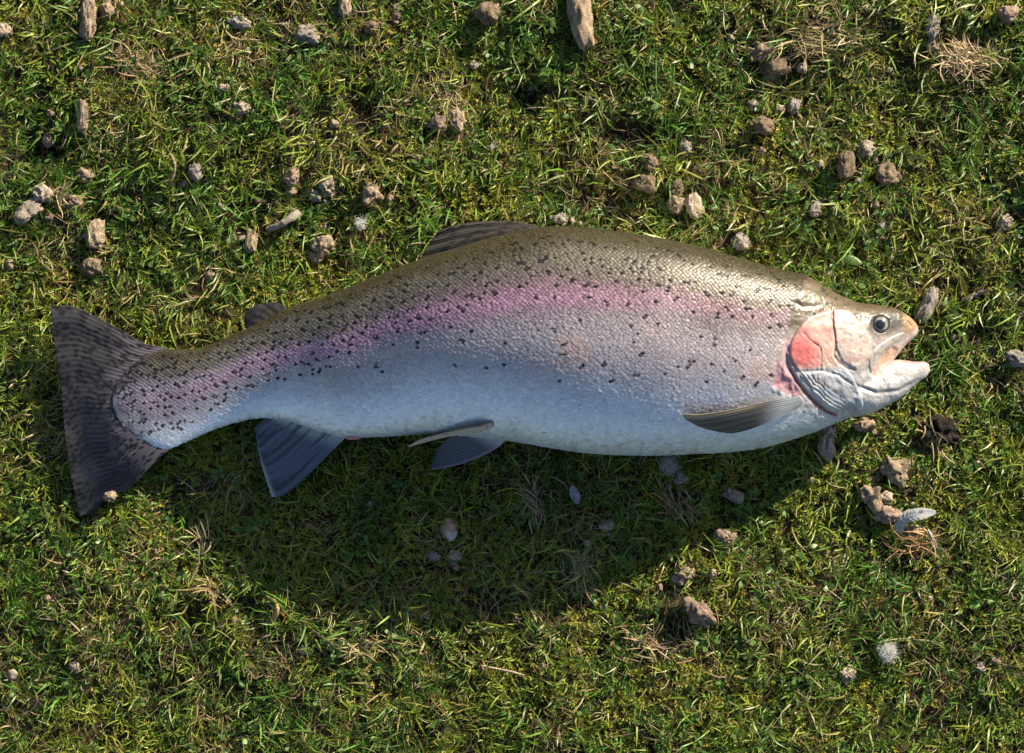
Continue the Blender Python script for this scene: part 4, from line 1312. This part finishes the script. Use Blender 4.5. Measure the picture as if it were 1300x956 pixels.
def blades(x, y, length, width, colf, lean=(0.25, 0.9), lean2=(0.7, 1.5), nseg=3, lift=(0, 3)):
    m = ~cleared(x, y)
    x, y = x[m], y[m]
    n = len(x)
    g = ground_z(x, y) + trng.uniform(lift[0], lift[1], n)
    # neighbouring blades of a tuft share a heading
    head = fbm2(x + 900, y + 900, 16, 2, 55) * 4 * math.pi + trng.normal(0, 1.1, n)
    L = trng.uniform(*length, n) * (0.45 + 1.1 * fbm2(x + 700, y + 700, 34, 3, 66))
    V, T = strips(np.stack([x, y, g], -1), head, L, trng.uniform(*width, n), trng.uniform(*lean, n), trng.uniform(*lean2, n), nseg, trng.normal(0, 0.7, n), 0.35, trng.normal(0, 0.55, n))
    kf = fit_under(V, x, y)
    ok = (kf > 0.25) | ((kf > 0.1) & (trng.random(n) < 0.4))
    V = V[ok]
    c = colf(x[ok], y[ok])
    c = np.repeat(np.clip(c, 0.004, 0.7)[:, None], V.shape[1], 1)
    return V, T, c


def green(x, y):
    n = len(x)
    a = fbm2(x + 2000, y + 2000, 55, 3, 201); b = fbm2(x + 2000, y + 2000, 17, 2, 202)
    c = mix(np.ones((n, 3)) * np.array([0.096, 0.196, 0.022]), np.array([0.225, 0.285, 0.031]), sstep(0.40, 0.66, a))
    c = mix(c, np.array([0.052, 0.120, 0.024]), sstep(0.55, 0.72, b) * 0.7)
    dd = dryness(x, y)
    pick = trng.random(n)
    c = mix(c, np.array([0.26, 0.235, 0.06]), ((pick < 0.06 + 0.25 * dd) * 1.0) * 0.8)
    c = mix(c, np.array([0.33, 0.25, 0.12]), (pick > 0.97 - 0.22 * dd) * 0.85)
    c *= trng.uniform(0.65, 1.45, n)[:, None]
    c *= 1 + trng.normal(0, 0.08, (n, 3))
    return c


def straw(x, y):
    n = len(x)
    c = np.ones((n, 3)) * np.array([0.36, 0.27, 0.14])
    p = trng.random(n)
    c = mix(c, np.array([0.20, 0.12, 0.055]), (p < 0.35) * 1.0)
    c = mix(c, np.array([0.46, 0.40, 0.26]), (p > 0.8) * 1.0)
    return c * trng.uniform(0.6, 1.2, n)[:, None]


def build(name, parts, mat, label, cat):
    Vs, Ts, Cs, o = [], [], [], 0
    for V, T, C in parts:
        v, t = strip_mesh(V, T)
        Vs.append(v); Ts.append(t + o); Cs.append(C.reshape(-1, 3)); o += len(v)
    V = np.concatenate(Vs)
    # outside the picture's ground the plan position is taken straight
    me = new_mesh(name, W(V), tris=np.concatenate(Ts), col=np.concatenate(Cs))
    ob = link(name, me, mat)
    return tag(ob, label, cat, kind='stuff')


parts = []
x, y = scatter(175000, FX0, FX1, FY0, FY1)
kp = trng.random(len(x)) > 0.97 * hollow(x, y) + 0.30 * mossy(x, y) + 0.22 * dryness(x, y)
kp &= fbm2(x + 100, y + 100, 13, 2, 88) + trng.normal(0, 0.12, len(x)) > 0.41
parts.append(blades(x[kp], y[kp], (9, 25), (1.1, 2.3), green))
# long arching blades on top
x, y = scatter(6500, FX0, FX1, FY0, FY1)
parts.append(blades(x, y, (26, 46), (1.5, 2.8), green, (0.4, 0.9), (1.0, 1.75), 3))
x, y = scatter(90000, OX0, OX1, OY0, OY1, (FX0, FX1, FY0, FY1))
parts.append(blades(x, y, (16, 36), (2.8, 5.0), green))
build('grass', parts, MAT_grass, 'short green pasture grass covering the ground', 'grass')

parts = []
x, y = scatter(26000, FX0, FX1, FY0, FY1)
kp = trng.random(len(x)) < 0.10 + 0.84 * dryness(x, y)
parts.append(blades(x[kp], y[kp], (12, 36), (0.7, 1.5), straw, (0.9, 1.35), (1.2, 1.75), 3, (1, 9)))
x, y = scatter(36000, FX0, FX1, FY0, FY1)          # thatch at the bottom
parts.append(blades(x, y, (8, 20), (0.8, 1.8), straw, (1.2, 1.5), (1.4, 1.7), 2, (0, 3)))
x, y = scatter(14000, OX0, OX1, OY0, OY1, (FX0, FX1, FY0, FY1))
parts[0:0] = []
pv = blades(x, y, (16, 40), (1.4, 2.6), straw, (0.9, 1.35), (1.2, 1.75), 3, (1, 9))
build('dead_grass', [p for p in parts] + [pv], MAT_dry, 'dry straw and dead thatch strewn through the turf', 'dead grass')

# moss: sprigs of tiny leaves
ns_ = 46000
x, y = scatter(ns_, FX0, FX1, FY0, FY1)
kp = (trng.random(ns_) < 0.10 + 0.90 * mossy(x, y)) & (trng.random(ns_) > hollow(x, y))
x, y = x[kp], y[kp]; m = ~cleared(x, y); x, y = x[m], y[m]
n = len(x); LV = 6
g = ground_z(x, y) + trng.uniform(2, 8, n)
rx = np.repeat(x, LV); ry = np.repeat(y, LV); rg = np.repeat(g, LV)
ang = (np.arange(LV) / LV * 2 * math.pi)[None] + trng.uniform(0, 6.28, (n, 1)) + trng.normal(0, 0.25, (n, LV))
N = n * LV
V, T = strips(np.stack([rx, ry, rg], -1), ang.ravel(), trng.uniform(3.5, 7.5, N), trng.uniform(1.3, 2.5, N), trng.uniform(0.5, 1.2, N), trng.uniform(0.9, 1.6, N), 2, None, 0.9, trng.normal(0, 0.4, N))
kf = fit_under(V, rx, ry); ok = kf > 0.4
mc = mix(np.ones((n, 3)) * np.array([0.26, 0.265, 0.03]), np.array([0.12, 0.20, 0.026]), sstep(0.4, 0.6, fbm2(x + 50, y + 50, 30, 2, 301)))
mc = mix(mc, np.array([0.38, 0.31, 0.055]), (trng.random(n) < 0.10) * 1.0) * trng.uniform(0.7, 1.35, n)[:, None]
mc = np.repeat(mc, LV, 0)[ok]
build('moss', [(V[ok], T, np.repeat(mc[:, None], V.shape[1], 1))], MAT_moss, 'yellow-green moss cushions between the grass blades', 'moss')

# small broad leaves of daisy and clover, in loose rosettes
nr = 2600
x, y = scatter(nr, FX0, FX1, FY0, FY1)
kp = trng.random(nr) < sstep(0.45, 0.7, fbm2(x + 60, y + 60, 60, 2, 401)) * 0.9 + 0.06
x, y = x[kp], y[kp]; m = ~cleared(x, y); x, y = x[m], y[m]
n = len(x); LV = 4
ang = (np.arange(LV) / LV * 2 * math.pi)[None] + trng.uniform(0, 6.28, (n, 1)) + trng.normal(0, 0.4, (n, LV))
N = n * LV
rx = np.repeat(x, LV); ry = np.repeat(y, LV)
L = trng.uniform(5, 11, N); wd = L * trng.uniform(0.45, 0.65, N)
le = trng.uniform(0.8, 1.35, N); a = ang.ravel()
d3 = np.stack([np.sin(le) * np.cos(a), np.sin(le) * np.sin(a), np.cos(le)], -1)
s3 = np.stack([-np.sin(a), np.cos(a), trng.normal(0, 0.3, N)], -1)
r0 = np.stack([rx, ry, ground_z(rx, ry) + trng.uniform(6, 13, N)], -1)
prof = [(0, 0.12), (0.35, 0.85), (0.7, 1.0), (0.92, 0.6)]
vv = []
for u, w in prof:
    cpt = r0 + d3 * (L * u)[:, None]; cpt[:, 2] -= 2.0 * u * u
    vv += [cpt - s3 * (wd * w / 2)[:, None], cpt + s3 * (wd * w / 2)[:, None]]
tp = r0 + d3 * L[:, None]; tp[:, 2] -= 2.2; vv.append(tp)
V = np.stack(vv, 1)
T = np.array([(0, 1, 3), (0, 3, 2), (2, 3, 5), (2, 5, 4), (4, 5, 7), (4, 7, 6), (6, 7, 8)])
kf = fit_under(V, rx, ry); ok = kf > 0.5
c = np.ones((N, 3)) * np.array([0.085, 0.165, 0.03]) * trng.uniform(0.7, 1.5, N)[:, None]
build('ground_leaves', [(V[ok], T, np.repeat(c[ok][:, None], 9, 1))], MAT_grass, 'small round green weed leaves low among the grass', 'weeds')
